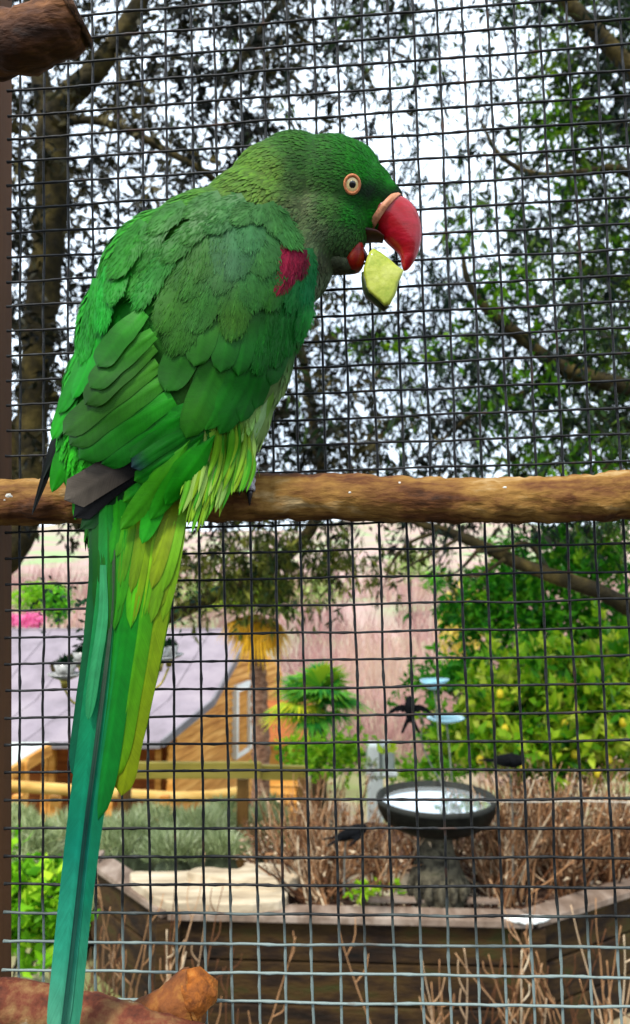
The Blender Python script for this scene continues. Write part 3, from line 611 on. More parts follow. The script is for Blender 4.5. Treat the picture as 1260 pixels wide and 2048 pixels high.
# ---- eye
ex, ey = 704, 369
eY = surfY(ex, ey)
hh = BVH.ray_cast(CAM, (P(ex, ey, .3) - CAM).normalized()); en = hh[1]; ep = hh[0]
en = (en * .4 + (CAM - ep).normalized() * .6).normalized()
q_ = en.to_track_quat('Z', 'Y').to_matrix()
M['ring'] = pm('eye_skin', [(150, 84, 50), (196, 124, 78)], 700, rough=.55, bump=.6, bscale=1800, bdist=.0003)
M['iris'] = pm('iris', [(206, 176, 110), (232, 208, 150)], 1500, rough=.12, coat=.8)
M['pupil'] = pm('pupil', [(4, 4, 4), (8, 7, 6)], 300, rough=.08, coat=1)
def torus(c, q, R_, r_, seg=40, s2=12, sx=1):
    V = []; FC = []
    for i in range(seg):
        a = 2 * math.pi * i / seg
        for k in range(s2):
            b = 2 * math.pi * k / s2; V.append(c + q @ Vector(((R_ + r_ * math.cos(b)) * math.cos(a) * sx, (R_ + r_ * math.cos(b)) * math.sin(a), r_ * math.sin(b))))
    for i in range(seg):
        for k in range(s2): FC.append((i * s2 + k, ((i + 1) % seg) * s2 + k, ((i + 1) % seg) * s2 + (k + 1) % s2, i * s2 + (k + 1) % s2))
    return V, FC
def dome(c, q, R_, h, rings=8, seg=32):
    V = [c + q @ Vector((0, 0, h))]; FC = []
    for i in range(1, rings + 1):
        a = math.pi / 2 * i / rings
        for k in range(seg):
            b = 2 * math.pi * k / seg; V.append(c + q @ Vector((R_ * math.sin(a) * math.cos(b), R_ * math.sin(a) * math.sin(b), h * math.cos(a))))
    for k in range(seg): FC.append((0, 1 + k, 1 + (k + 1) % seg))
    for i in range(rings - 1):
        for k in range(seg):
            a = 1 + i * seg + k; b = 1 + i * seg + (k + 1) % seg; FC.append((a, a + seg, b + seg, b))
    return V, FC
kpx = eY / F
ringo = mesh('eye_ring', *torus(ep + en * .0004, q_, 17.2 * kpx, 3.6 * kpx, sx=.9), M['ring'], bird, smooth=True)
eyeo = mesh('eye', *dome(ep + en * .0001, q_, 15.5 * kpx, 4.5 * kpx), M['iris'], bird, smooth=True)
mesh('pupil', *dome(ep + en * (.0001 + 3.6 * kpx) + q_ @ Vector((.0001, 0, 0)), q_, 7.6 * kpx, 1.7 * kpx), M['pupil'], eyeo, smooth=True)
mesh('iris_rim', *torus(ep + en * (.0001 + 1.4 * kpx), q_, 13.6 * kpx, .7 * kpx, s2=6), pm('iris_rim', [(120, 92, 56), (150, 120, 80)], 900, rough=.2), eyeo, smooth=True)

# ---- beak
M['beak'] = pm('red_beak', [(92, 2, 6), (146, 4, 16), (164, 14, 40)], 75, detail=10, rough=.33, bump=.35, bscale=300, bdist=.0005, coat=.3, stretch=(1, .5, 2.2), pos=[.25, .5, .75])
M['beak2'] = pm('lower_beak_horn', [(80, 6, 3), (134, 18, 6), (170, 66, 20)], 130, rough=.4, bump=.3, bscale=500, bdist=.0004)
M['cere'] = pm('cere_skin', [(120, 70, 44), (176, 116, 84), (190, 134, 104)], 240, rough=.6, bump=.5, bscale=900, bdist=.0004)
def loft(name, st, m, Yc=Y0, sides=20, expo=1.0, parent=bird):
    """st: (ax, ay, bx, by, width_mm) stations; each an oval between its two edge points"""
    st = np.array(st, dtype=float); n = max(24, len(st) * 4); st = np.array(smooth_path(list(st), n)); V = []
    for s in st:
        a = P(s[0], s[1], Yc); b = P(s[2], s[3], Yc); c = (a + b) / 2; e = (a - b) / 2
        for k in range(sides):
            t = 2 * math.pi * k / sides; cx, sx = math.cos(t), math.sin(t)
            V.append(c + e * cx + Vector((0, 1, 0)) * max(s[4], .1) * .0005 * (abs(sx) ** expo) * (1 if sx > 0 else -1))
    FC = [(i * sides + k, i * sides + (k + 1) % sides, (i + 1) * sides + (k + 1) % sides, (i + 1) * sides + k) for i in range(n - 1) for k in range(sides)]
    FC += [tuple(range(sides - 1, -1, -1)), tuple(range((n - 1) * sides, n * sides))]
    return mesh(name, V, FC, m, parent, smooth=True)
loft('upper_beak', [(786, 394, 728, 452, 16), (799, 394, 741, 455, 17), (815, 402, 755, 462, 17), (828, 415, 764, 473, 16), (838, 434, 773, 484, 14.6), (843.5, 458, 786, 496, 12.6), (842.5, 480, 796, 506, 10.4), (838, 500, 801, 517, 8), (829, 522, 802.5, 527, 6), (817, 538, 805, 536, 3.2), (809, 542, 807, 541, 1)], M['beak'])
loft('cere', [(792, 389, 733, 458, 19), (798, 389.5, 740, 462, 20), (804, 393, 746, 464, 19)], M['cere'])
loft('mouth_lining', [(716, 458, 716, 478, 14), (735, 462, 735, 480, 14), (752, 466, 752, 479, 12), (768, 476, 766, 482, 8)], pm('mouth_skin', [(26, 8, 6), (70, 30, 24)], 200, rough=.5))
loft('lower_beak', [(714, 480, 722, 482, 8), (702, 496, 727, 496, 14), (690, 510, 729, 512, 16), (684, 524, 728, 528, 15), (688, 536, 722, 539, 12), (698, 544, 712, 544, 6)], M['beak2'])
loft('tongue', [(716, 496, 722, 510, 7), (726, 497, 730, 520, 7), (732, 506, 735, 526, 6), (736, 514, 737, 522, 3)], pm('tongue_skin', [(46, 22, 30), (110, 74, 84)], 300, rough=.4, coat=.3))
loft('chin', [(640, 500, 640, 547, 20), (668, 504, 668, 546, 18), (690, 512, 690, 547, 13), (706, 526, 706, 546, 8), (714, 536, 714, 543, 3)], pm('chin_down', [(26, 30, 20), (76, 82, 58)], 400, rough=.9, bump=.6, bscale=900, bdist=.0008))
# ---- feet
M['foot'] = pm('scaly_foot', [(92, 86, 86), (150, 144, 146), (184, 180, 182)], 700, rough=.6, bump=.9, bscale=1300, bdist=.0006)
M['claw'] = pm('claw_horn', [(14, 12, 14), (40, 36, 38)], 300, rough=.3, coat=.4)
def toe(foot, px, a0, a1, r, claw=True):
    R_ = .0112 + r * .8; c = P(px, 994, PY); pts = [c + Vector((0, -math.cos(a) * R_, math.sin(a) * R_)) for a in np.linspace(a0, a1, 12)]
    V, FC = tube(pts, [r * (1.12 if i % 3 else .9) for i in range(12)], 10, .1, px, True)
    t_ = mesh('toe', V, FC, M['foot'], foot, smooth=True)
    if claw:
        e = a1 + (.5 if a1 > a0 else -.5); pts = [c + Vector((0, -math.cos(a) * (R_ + k), math.sin(a) * (R_ + k))) for a, k in zip(np.linspace(a1, e, 6), np.linspace(0, .0006, 6))]
        V, FC = tube(pts, np.linspace(r * .8, .0002, 6), 8); mesh('claw', V, FC, M['claw'], foot, smooth=True)
for fx in (492, 412):
    c = P(fx, 940, PY - .002)
    V, FC = tube([P(fx - 22, 900, .352), P(fx - 8, 925, .362), c, P(fx + 2, 952, PY - .001)], [.0045, .0038, .004, .0042], 12, .1, 5)
    foot = mesh('foot', V, FC, M['foot'], bird, smooth=True, origin=c)
    toe(foot, fx + 12, 1.5, .12, .0022); toe(foot, fx - 8, 1.5, .45, .0021); toe(foot, fx + 6, 1.5, 2.9, .0022); toe(foot, fx - 10, 1.5, 2.7, .0022)

# ---- the piece of fruit in its beak
FP = [(746.5, 497), (760, 503), (776, 516), (792, 530), (807.6, 540), (803, 552), (797, 565), (794, 578), (790, 590), (785, 600), (780, 609), (769, 613), (760, 604), (752, 596), (745, 591), (738, 585), (733, 574), (731, 563), (728, 550), (727.5, 537), (732, 520), (738, 506)]
fY = Y0 - .004; nf = len(FP); rings = [(-.0048, .80), (-.0045, .93), (-.0032, 1), (.002, 1.0), (.0046, .97), (.0052, .86)]
fcx, fcy = np.mean(FP, axis=0); V = []
for dz, k in rings:
    for i, (x, y) in enumerate(FP):
        wv = 1 + .015 * math.sin(i * 2.3 + dz * 900); V.append(P(fcx + (x - fcx) * k * wv, fcy + (y - fcy) * k * wv, fY + dz))
nr = len(rings)
V.append(P(fcx, fcy, fY - .0051)); V.append(P(fcx, fcy, fY + .0054))
FC = [(i * nf + k, i * nf + (k + 1) % nf, (i + 1) * nf + (k + 1) % nf, (i + 1) * nf + k) for i in range(nr - 1) for k in range(nf)]
FC += [(len(V) - 2, (k + 1) % nf, k) for k in range(nf)] + [(len(V) - 1, (nr - 1) * nf + k, (nr - 1) * nf + (k + 1) % nf) for k in range(nf)]
fr = thing('fruit_piece', P(fcx, fcy, fY), 'pale yellow green chunk of fruit held in the red beak of the parrot', 'fruit')
mesh('flesh', V, FC, pm('fruit_flesh', [(120, 138, 26), (158, 164, 58), (176, 178, 92)], 110, rough=.45, bump=.6, bscale=330, bdist=.0008, coat=.2), fr, smooth=True)
rp_ = [(727, 545), (730, 562), (733, 576), (739, 588), (750, 597), (760, 606), (770, 615), (778, 612)]
V, FC = tube([P(x - 1, y + 1, fY + .001) for x, y in rp_], [.0008, .0015, .0018, .0020, .0018, .0018, .0014, .0006], 8, .15, 3, True, 2.2, 400)
mesh('skin', V, FC, pm('fruit_rind', [(18, 26, 8), (50, 64, 18)], 300, rough=.5), fr, smooth=True)
# ============================================================ the garden
GZ = 0.0
def ground_h(x, y):
    if y < 4.2: h = -.02
    else:
        h = np.interp(y, [4.2, 5.5, 8, 12, 17, 26, 45, 80, 120, 200, 320, 600, 1200], [-.02, -.42, -1.5, -2.9, -4.1, -4.6, -4.0, -1.6, .3, 1.2, 12, 34, 60])
    if y > 6: h += .12 * min(1, (y - 6) / 10) * noise.noise(Vector((x * .3, y * .3, 0))) * min(3, y / 20)
    if y > 150: h += (y - 150) * .05 * noise.noise(Vector((x / 160, y / 160, 3)))
    return h
ys = [-60, -30, -12, -5, -2, 0, 1, 2, 2.5] + list(np.geomspace(3, 1500, 90))
us = np.linspace(-1, 1, 61); V = []; FC = []
for y in ys:
    hw = max(12, abs(y) * 1.6 + 6)
    for u in us: V.append((u * hw, y, float(ground_h(u * hw, y))))
for i in range(len(ys) - 1):
    for k in range(60): a = i * 61 + k; FC.append((a, a + 1, a + 62, a + 61))
m, n, b = newmat('ground_cover'); N = n.nodes; K = n.links.new
t = N.new('ShaderNodeTexCoord'); z1 = N.new('ShaderNodeTexNoise'); z1.inputs['Scale'].default_value = .35; z1.inputs['Detail'].default_value = 9
K(t.outputs['Object'], z1.inputs['Vector']); r1 = N.new('ShaderNodeValToRGB'); cr = r1.color_ramp; cr.elements.new(.5); cr.elements.new(.6)
for e, c, q in zip(cr.elements, [(92, 78, 50), (104, 112, 58), (132, 120, 88), (150, 124, 108)], (.3, .45, .55, .68)): e.color = rgba(c); e.position = q
sx = N.new('ShaderNodeSeparateXYZ'); K(t.outputs['Object'], sx.inputs[0])
mr = N.new('ShaderNodeMapRange'); mr.inputs['From Min'].default_value = 26; mr.inputs['From Max'].default_value = 34; K(sx.outputs['Y'], mr.inputs[0])
z2 = N.new('ShaderNodeTexNoise'); z2.inputs['Scale'].default_value = .05; z2.inputs['Detail'].default_value = 8; K(t.outputs['Object'], z2.inputs['Vector'])
r2 = N.new('ShaderNodeValToRGB'); cr = r2.color_ramp; cr.elements.new(.5); cr.elements.new(.6)
for e, c, q in zip(cr.elements, [(126, 152, 96), (146, 128, 112), (164, 132, 124), (140, 150, 108)], (.35, .46, .56, .66)): e.color = rgba(c); e.position = q
K(z1.outputs['Fac'], r1.inputs[0]); K(z2.outputs['Fac'], r2.inputs[0])
mr2 = N.new('ShaderNodeMapRange'); mr2.inputs['From Min'].default_value = 2.2; mr2.inputs['From Max'].default_value = 3.2; K(sx.outputs['Y'], mr2.inputs[0])
mm = N.new('ShaderNodeMix'); mm.data_type = 'RGBA'; K(mr.outputs[0], mm.inputs['Factor']); K(r1.outputs[0], mm.inputs['A']); K(r2.outputs[0], mm.inputs['B'])
m0 = N.new('ShaderNodeMix'); m0.data_type = 'RGBA'; K(mr2.outputs[0], m0.inputs['Factor']); m0.inputs['A'].default_value = rgba((26, 20, 14)); K(mm.outputs['Result'], m0.inputs['B'])
K(m0.outputs['Result'], b.inputs['Base Color']); b.inputs['Roughness'].default_value = .95
tag(mesh('ground', V, FC, m, smooth=True), kind='structure')

# ---- the raised bed of timber sleepers
CZ = .47                                       # height of the cap
C0 = PZ(192, 1722, CZ); C1 = PZ(338, 1820, CZ); C2 = PZ(1064, 1836, CZ); C3 = PZ(1290, 1764, CZ)
C4 = Vector((C3.x + 1.2, C3.y + .7, CZ)); Cm = Vector((C0.x - .05, C0.y + .25, CZ))
M['sleeper'] = pm('dark_mossy_sleeper', [(9, 5, 2), (34, 20, 8), (58, 40, 14), (44, 46, 14)], 9, detail=10, rough=.85, bump=.8, bscale=60, bdist=.006, stretch=(.5, 1, 1.6))
M['cap'] = pm('weathered_cap_timber', [(78, 62, 50), (116, 98, 84), (150, 134, 120)], 12, detail=9, rough=.8, bump=.5, bscale=90, bdist=.003, stretch=(1, .4, 1))
M['soil'] = pm('bed_soil', [(30, 18, 12), (74, 50, 38), (120, 94, 76)], 26, detail=9, rough=.95, bump=1, bscale=60, bdist=.02)
walls = [(C0, C1, 'timber retaining wall section receding at the left of the raised bed'), (C1, C2, 'long front timber retaining wall of the raised bed'), (C2, C3, 'mossy timber retaining wall section at the right, rising towards the edge')]
H_S = .155; NR = 4
for a, b_, lab in walls:
    wl = thing('retaining_wall', Vector((a.x, a.y, 0)), lab, 'retaining wall', 'sleeper walls round the raised bed')
    d = (b_ - a); ln = d.length; d = d.normalized(); inn = Vector((-d.y, d.x, 0))
    if inn.y < 0: inn = -inn
    for r in range(NR):
        z0 = CZ - .028 - (r + 1) * H_S; off = random.uniform(-.004, .006)
        V, FC = boxvf(a + inn * (.006 + off) + d * .003 + Vector((0, 0, z0 + .006 - CZ)), d * (ln - .006), inn * .05, (0, 0, H_S - .009))
        o = mesh('sleeper', V, FC, M['sleeper'], wl); bevel(o, .004, 2)
    V, FC = boxvf(a - inn * .03 + d * .002 + Vector((0, 0, -.026)), d * (ln - .004), inn * .105, (0, 0, .026))
    bevel(mesh('cap_board', V, FC, M['cap'], wl), .003, 2)
    np_ = max(1, int(ln / .75))
    if ln > 1:
        for q in (ln * .5,):
            pass
for c, lab in ((C1, 'dark timber corner post at the left corner of the raised bed'), (C2, 'dark timber corner post at the right corner of the raised bed')):
    V, FC = boxvf((c.x - .045, c.y - .022, .0), (.09, 0, 0), (0, .05, 0), (0, 0, CZ - .03))
    bevel(tag(mesh('corner_post', V, FC, M['sleeper'], origin=(c.x, c.y, 0)), lab, 'post', 'corner posts of the raised bed'), .004, 2)
# white scrap on the right corner, timber end at the left end
V, FC = boxvf(C0 + Vector((-.03, -.03, -.012)), (.05, .0, 0), (.0, .10, 0), (0, 0, .035)); bevel(tag(mesh('timber_block', V, FC, M['cap']), 'pale square timber end standing at the far left end of the bed wall', 'timber block'), .003)
V = []; FC = []
cc = C2 + Vector((-.02, -.02, .006))
for i in range(14):
    a = i / 14 * 2 * math.pi; V.append(cc + Vector((.075 * math.cos(a) * (1 + .3 * math.sin(3 * a)), .028 * math.sin(a), .004 * math.sin(5 * a))))
n0 = len(V); V += [v - Vector((0, 0, .006)) for v in V[:n0]]
FC = [tuple(range(n0)), tuple(range(2 * n0 - 1, n0 - 1, -1))] + [(i, n0 + i, n0 + (i + 1) % n0, (i + 1) % n0) for i in range(n0)]
tag(mesh('scrap_of_tin', V, FC, pm('pale_tin', [(200, 204, 200), (228, 230, 226)], 30, rough=.5)), 'small pale scrap lying on the right corner of the bed wall', 'scrap')
# bed soil
V = [Vector((p.x, p.y + .03, CZ - .045)) for p in (Cm, C0, C1, C2, C3, C4)]
gx = np.linspace(-1.9, 3.2, 90); gy = np.linspace(2.75, 6.2, 60)
def edge_y(x):
    pts = [(-6, 4.2), (C0.x, C0.y), (C1.x, C1.y), (C2.x, C2.y), (C3.x, C3.y), (C4.x, C4.y), (8, 7)]
    return float(np.interp(x, [p[0] for p in pts], [p[1] for p in pts]))
V = []; FC = []
for y0 in gy:
    for x in gx:
        y = edge_y(x) + .03 + (y0 - 2.75) * .62
        fade = max(0, y - (3.42 if x < -.1 else 3.42 + min(1, (x + .1) * 3) * .75)) * .9 + max(0, -(x + .95)) * 1.2
        V.append((x, y, CZ - .04 - fade + .03 * noise.noise(Vector((x * 5, y * 5, 0))) + .012 * noise.noise(Vector((x * 22, y * 22, 0)))))
nx = len(gx)
for i in range(len(gy) - 1):
    for k in range(nx - 1): a = i * nx + k; FC.append((a, a + 1, a + nx + 1, a + nx))
tag(mesh('bed_soil', V, FC, M['soil'], smooth=True), kind='structure')
# litter of chips on the soil
nl = 2600; x = RNG.uniform(C1.x + .2, 2.2, nl); y = np.array([edge_y(q) for q in x]) + RNG.uniform(.05, .9, nl)
base = np.stack([x, y, np.full(nl, CZ - .03)], 1); dr = RNG.normal(size=(nl, 3)) * [1, 1, .18]
V, FC = leaves(base, dr, RNG.uniform(.015, .05, nl), RNG.uniform(.006, .018, nl)); tn = np.repeat(RNG.random(nl), 5)
tag(mesh('bark_mulch', V, FC, leafmat('mulch_chips', [(60, 36, 26), (120, 88, 66), (186, 164, 136), (206, 190, 168)], rough=.9, trans=.05), tone=tn), kind='stuff')
# pale slabs
M['slab'] = pm('pale_stone_slab', [(112, 94, 72), (172, 156, 130), (200, 188, 166)], 7, detail=9, rough=.85, bump=.6, bscale=40, bdist=.006, stretch=(.4, 2.2, 1))
def slab(outl, z, th, lab):
    pts = [PZ(x, y, z) for x, y in outl]; pts = [Vector(p) for p in smooth_path(pts + [pts[0]], len(pts) * 5)][:-1]; n_ = len(pts)
    pts = [p + Vector((noise.noise(p * 14) * .012, noise.noise(p * 14 + Vector((7, 0, 0))) * .012, 0)) for p in pts]
    V = [p.copy() for p in pts] + [p - Vector((0, 0, th)) for p in pts]
    FC = [tuple(range(n_)), tuple(range(2 * n_ - 1, n_ - 1, -1))] + [(i, n_ + i, n_ + (i + 1) % n_, (i + 1) % n_) for i in range(n_)]
    o = mesh('stepping_slab', V, FC, M['slab']); bevel(o, .006, 2); tag(o, lab, 'stone slab', 'pale slabs laid on the bed')
slab([(262, 1756), (270, 1742), (350, 1742), (430, 1736), (520, 1742), (562, 1752), (575, 1790), (520, 1806), (400, 1806), (330, 1800), (290, 1778)], CZ + .035, .05, 'large pale slab with grain lying behind the left corner of the bed wall')
slab([(372, 1742), (400, 1734), (470, 1736), (500, 1726), (560, 1728), (600, 1742), (580, 1760), (480, 1758)], CZ + .07, .05, 'pale wavy edged slab raised at the back of the larger slab')
slab([(690, 1760), (720, 1748), (800, 1746), (856, 1752), (850, 1772), (790, 1784), (712, 1782)], CZ + .0, .05, 'pale flat slab on the soil between the stalk bush and the bird bath')
# thin edging laths behind the cap
for (x0, x1, y_) in ((735, 905, 1806), (935, 1000, 1808)):
    a = PZ(x0, y_, CZ + .0); b_ = PZ(x1, y_ + 1, CZ + .0)
    V, FC = boxvf(a, b_ - a, (0, .035, 0), (0, 0, .014)); bevel(tag(mesh('edging_lath', V, FC, M['cap']), 'thin pale lath lying behind the cap ' + ('left of' if x0 < 900 else 'right of') + ' the bird bath foot', 'lath', 'laths behind the cap'), .002)

# ---- bird bath
BY = 3.0; bc = P(886, 1597, BY); kb = BY / F
bz = bc.z; bath = thing('bird_bath', Vector((bc.x, bc.y + .17, CZ - .02)), 'dark glazed bird bath bowl full of water on a mossy pedestal', 'bird bath')
B0 = Vector((bc.x, bc.y + .17, 0)); kb = (BY + .17) / F; Rb = 117 * kb
bz = P(878, 1594, BY + .17).z
M['glaze'] = pm('dark_glaze', [(5, 6, 5), (12, 12, 9), (26, 27, 21)], 18, detail=8, rough=.5, bump=.3, bscale=80, bdist=.003, spec=.1)
M['rimglaze'] = pm('worn_rim', [(14, 15, 14), (40, 40, 35), (22, 30, 27)], 30, detail=8, rough=.8, bump=.5, bscale=120, bdist=.002)
M['ped'] = pm('mossy_concrete', [(14, 13, 10), (50, 46, 36), (86, 80, 64), (40, 42, 22)], 30, detail=10, rough=.95, bump=1, bscale=90, bdist=.008)
V, FC = lathe([(Rb * .99, -.010), (Rb * .97, -.045), (Rb * .88, -.083), (Rb * .68, -.112), (Rb * .44, -.128), (Rb * .30, -.132), (.01, -.13)], 64, (B0.x, B0.y, bz), .006)
bowl = mesh('bowl', V, FC, M['glaze'], bath, smooth=True)
V, FC = lathe([(Rb * .99, -.013), (Rb * 1.0, -.004), (Rb * .99, .003), (Rb * .955, .005), (Rb * .92, -.002), (Rb * .90, -.012), (Rb * .86, -.030), (Rb * .6, -.07), (.02, -.08)], 64, (B0.x, B0.y, bz), .006)
mesh('rim', V, FC, M['rimglaze'], bowl, smooth=True)
mw, n, b = newmat('still_water'); b.inputs['Base Color'].default_value = (.02, .025, .02, 1); b.inputs['Roughness'].default_value = .03; b.inputs['Specular IOR Level'].default_value = 1; b.inputs['IOR'].default_value = 1.9; b.inputs['Metallic'].default_value = .75; b.inputs['Base Color'].default_value = (.8, .85, .86, 1)
V, FC = lathe([(Rb * .885, 0), (Rb * .5, 0), (.002, 0)], 64, (B0.x, B0.y, bz - .018)); mesh('water', V, [f[::-1] for f in FC], mw, bath, smooth=True)
hp = bz - .115 - (CZ - .03)
prof = [(.088, 0), (.074, -.02), (.066, -.04), (.066, -.07), (.076, -.11), (.092, -.15), (.104, -.19), (.106, -.235), (.100, -hp + .03), (.106, -hp + .01), (.106, -hp)]
pr = [(q[0], max(q[1], -hp)) for q in prof]; pd_ = smooth_path([(a, 0, c) for a, c in pr], 40)
V, FC = lathe([(p[0], p[2]) for p in pd_], 48, (B0.x, B0.y, bz - .11), .10, 3)
mesh('pedestal', V, FC, M['ped'], bath, smooth=True)
for k in range(7):                                 # claw-like leaves round the foot
    a = -math.pi / 2 + (k - 3) * .42; c = Vector((B0.x + .095 * math.cos(a), B0.y + .095 * math.sin(a), CZ + .0))
    pts = [c + Vector((.0, 0, .10)), c + Vector((math.cos(a) * .022, math.sin(a) * .022, .05)), c + Vector((math.cos(a) * .018, math.sin(a) * .018, .0))]
    V, FC = tube(smooth_path(pts, 8), [.003, .007, .011, .015, .017, .015, .012, .006], 8, .25, k); mesh('scroll_leaf', V, FC, M['ped'], bath, smooth=True)

# ---- wire stake sculptures: swallows and glass dishes
M['iron'] = pm('black_cast_iron', [(2, 2, 3), (6, 7, 9), (14, 15, 18)], 60, rough=.8, spec=.08, bump=.5, bscale=160, bdist=.002)
M['rod'] = pm('grey_rod', [(96, 96, 88), (140, 140, 128)], 40, rough=.5, metallic=.3)
def swallow(px, py, Y, s, lab, pose=0):
    c = P(px, py, Y); k = Y / F * s
    t = thing('swallow_ornament', c, lab, 'bird ornament', 'black iron swallow ornaments')
    X, Z = Vector((1, 0, 0)), Vector((0, 0, 1)); Yv = Vector((0, 1, 0))
    if pose == 0: A, B = X, Z
    elif pose == 1: A, B = (X * .62 + Yv * .7 - Z * .2).normalized(), (X * .55 - Yv * .5 + Z * .12).normalized()
    else: A, B = (Yv * .9 - X * .2), (X * .95 + Z * .35).normalized()
    Cn = A.cross(B).normalized()
    pts = [c + B * k * q for q in (30, 24, 14, 2, -14, -22)]
    V, FC = tube(smooth_path(pts, 12), np.interp(np.linspace(0, 1, 12), [0, .12, .3, .5, .8, 1], [1.5 * k, 6.5 * k, 9 * k, 12 * k, 8 * k, 5 * k]), 12); mesh('body', V, FC, M['iron'], t, smooth=True)
    for sg in (-1, 1):
        lead = smooth_path([c + A * sg * 4 * k + B * 12 * k, c + A * sg * 22 * k + B * 12 * k + Cn * 3 * k, c + A * sg * 38 * k + B * 2 * k, c + A * sg * 50 * k - B * 14 * k], 22)
        tr = []
        for i, p in enumerate(lead): u = i / 21; tr.append(Vector(p) - B * k * (17 * (1 - u) ** .8 + 1.2 * (1 if i % 4 < 2 else -1) * (1 - u)) - A * sg * k * 2 * u)
        V = []; FC = []
        for p, q in zip(lead, tr): p = Vector(p); V += [p + Cn * k * 1.2, q + Cn * k * .6, q - Cn * k * .6, p - Cn * k * 1.2]
        for i in range(21):
            for e in range(4): FC.append((i * 4 + e, i * 4 + (e + 1) % 4, (i + 1) * 4 + (e + 1) % 4, (i + 1) * 4 + e))
        mesh('wing', V, FC, M['iron'], t)
        tp = smooth_path([c - B * 12 * k + A * sg * 2 * k, c - B * 26 * k + A * sg * 9 * k, c - B * 42 * k + A * sg * (18 if sg > 0 else 16) * k], 8)
        V, FC = tube(tp, [4.5 * k, 4.6 * k, 4.3 * k, 4 * k, 3.6 * k, 3.2 * k, 3 * k, 2.8 * k], 8, flat=.5); mesh('tail', V, FC, M['iron'], t, smooth=True)
    return t
def rod(name, pts, r, m, lab, cat, grp=None, n=30):
    V, FC = tube(smooth_path(pts, n), r, 6); o = mesh(name, V, FC, m, smooth=True); return tag(o, lab, cat, grp)
s1 = swallow(820, 1422, 2.9, 1.0, 'flying black iron swallow with spread wings and forked tail above the bird bath')
s2 = swallow(1014, 1521, 3.0, 1.25, 'black iron swallow seen side on in front of the lemon bush', 1)
s3 = swallow(700, 1667, 2.9, 1.2, 'black iron swallow with long thin tail over the left stalk bush', 2)
rod('ornament_rod', [P(826, 1425, 2.92), P(846, 1440, 2.95), P(842, 1480, 3.0), P(862, 1530, 3.08), P(888, 1575, 3.14), P(895, 1600, 3.17), P(895, 1640, 3.17)], .0025, M['rod'], 'thin curved wire rod holding the flying swallow from the bird bath', 'rod', 'rods of the ornaments')
rod('ornament_rod', [P(697, 1672, 2.92), P(690, 1700, 3.0), P(688, 1790, 3.0)], .003, M['rod'], 'short thin rod holding the swallow over the left stalk bush', 'rod', 'rods of the ornaments')
rod('ornament_rod', [P(1014, 1524, 3.02), P(1024, 1600, 3.1), P(1026, 1790, 3.1)], .003, M['rod'], 'thin rod under the swallow by the lemon bush', 'rod', 'rods of the ornaments')
mg, n, b = newmat('blue_glass'); b.inputs['Base Color'].default_value = rgba((150, 205, 220)); b.inputs['Roughness'].default_value = .15; b.inputs['Transmission Weight'].default_value = .35; b.inputs['Coat Weight'].default_value = .6
def dish(px, py, Y, w_, h_, lab, lx, tilt=0, petals=0):
    c = P(px, py, Y); k = Y / F; t = thing('glass_dish_stake', Vector((c.x, c.y, CZ)), lab, 'garden stake', 'blue glass dishes on rods')
    V = []; FC = []; prof = [(0, -.22), (.3, -.2), (.6, -.08), (.85, .08), (1, .2), (.99, .26), (.84, .15), (.6, 0), (.3, -.12), (0, -.14)]; sg = 32
    for r, z in prof:
        for q in range(sg):
            a = 2 * math.pi * q / sg; rr = r * w_ / 2 * k * (1 + (.14 * math.cos(petals * a) * r if petals else 0)); V.append(c + Vector((rr * math.cos(a), rr * math.sin(a), z * h_ * k + tilt * rr * math.cos(a))))
    for i in range(len(prof) - 1):
        for q in range(sg): FC.append((i * sg + q, i * sg + (q + 1) % sg, (i + 1) * sg + (q + 1) % sg, (i + 1) * sg + q))
    mesh('dish', V, FC, mg, t, smooth=True)
    V, FC = tube(smooth_path([c, c + Vector((lx * .3, .0, -.15)), c + Vector((lx, 0, -(c.z - CZ + .03)))], 24), .003, 6); mesh('rod', V, FC, M['rod'], t, smooth=True)
dish(866, 1370, 3.35, 56, 40, 'pale blue glass dish on a rod, the upper one with a pointed edge', .06, .06, 3)
dish(892, 1441, 3.45, 74, 26, 'pale blue glass dish on a rod, the lower and flatter of two', .05)
rod('garden_twine', [P(960, 1602, 3.0), P(1060, 1604, 3.1), P(1160, 1602, 3.15), P(1300, 1606, 3.2)], .0022, pm('pale_twine', [(170, 160, 140), (210, 204, 190)], 60, rough=.8), 'pale twine stretched right of the bird bath', 'twine')
# ============================================================ the barn below the garden
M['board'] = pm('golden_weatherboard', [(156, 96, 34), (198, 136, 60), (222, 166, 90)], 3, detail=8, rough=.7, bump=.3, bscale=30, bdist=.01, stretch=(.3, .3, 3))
M['board2'] = pm('shaded_orange_board', [(96, 44, 12), (140, 74, 24), (164, 96, 38)], 3, detail=8, rough=.7, bump=.3, bscale=30, bdist=.01, stretch=(.3, .3, 3))  # orange-brown for the shed; elsewhere veranda and lap shade put into the colour
M['roof'] = pm('mauve_metal_roof', [(108, 98, 102), (130, 118, 124), (144, 132, 136)], 1.2, detail=6, rough=.45, metallic=.1, bump=.1, bscale=6, bdist=.01)
M['fascia'] = pm('grey_fascia', [(96, 92, 96), (120, 116, 118)], 3, rough=.6)
M['white'] = pm('white_paint', [(214, 216, 212), (236, 238, 234)], 6, rough=.5)
M['darkglass'] = pm('window_glass', [(30, 34, 38), (60, 66, 70)], 2, rough=.08, spec=.9)
M['yellowwood'] = pm('yellow_pine', [(160, 116, 52), (200, 158, 84), (214, 180, 112)], 6, detail=8, rough=.7, stretch=(.2, 1, 1))
M['olivewood'] = pm('weathered_olive_timber', [(112, 100, 34), (156, 138, 56), (176, 156, 78)], 6, detail=9, rough=.75, bump=.4, bscale=40, bdist=.004, stretch=(.2, 1, 1))
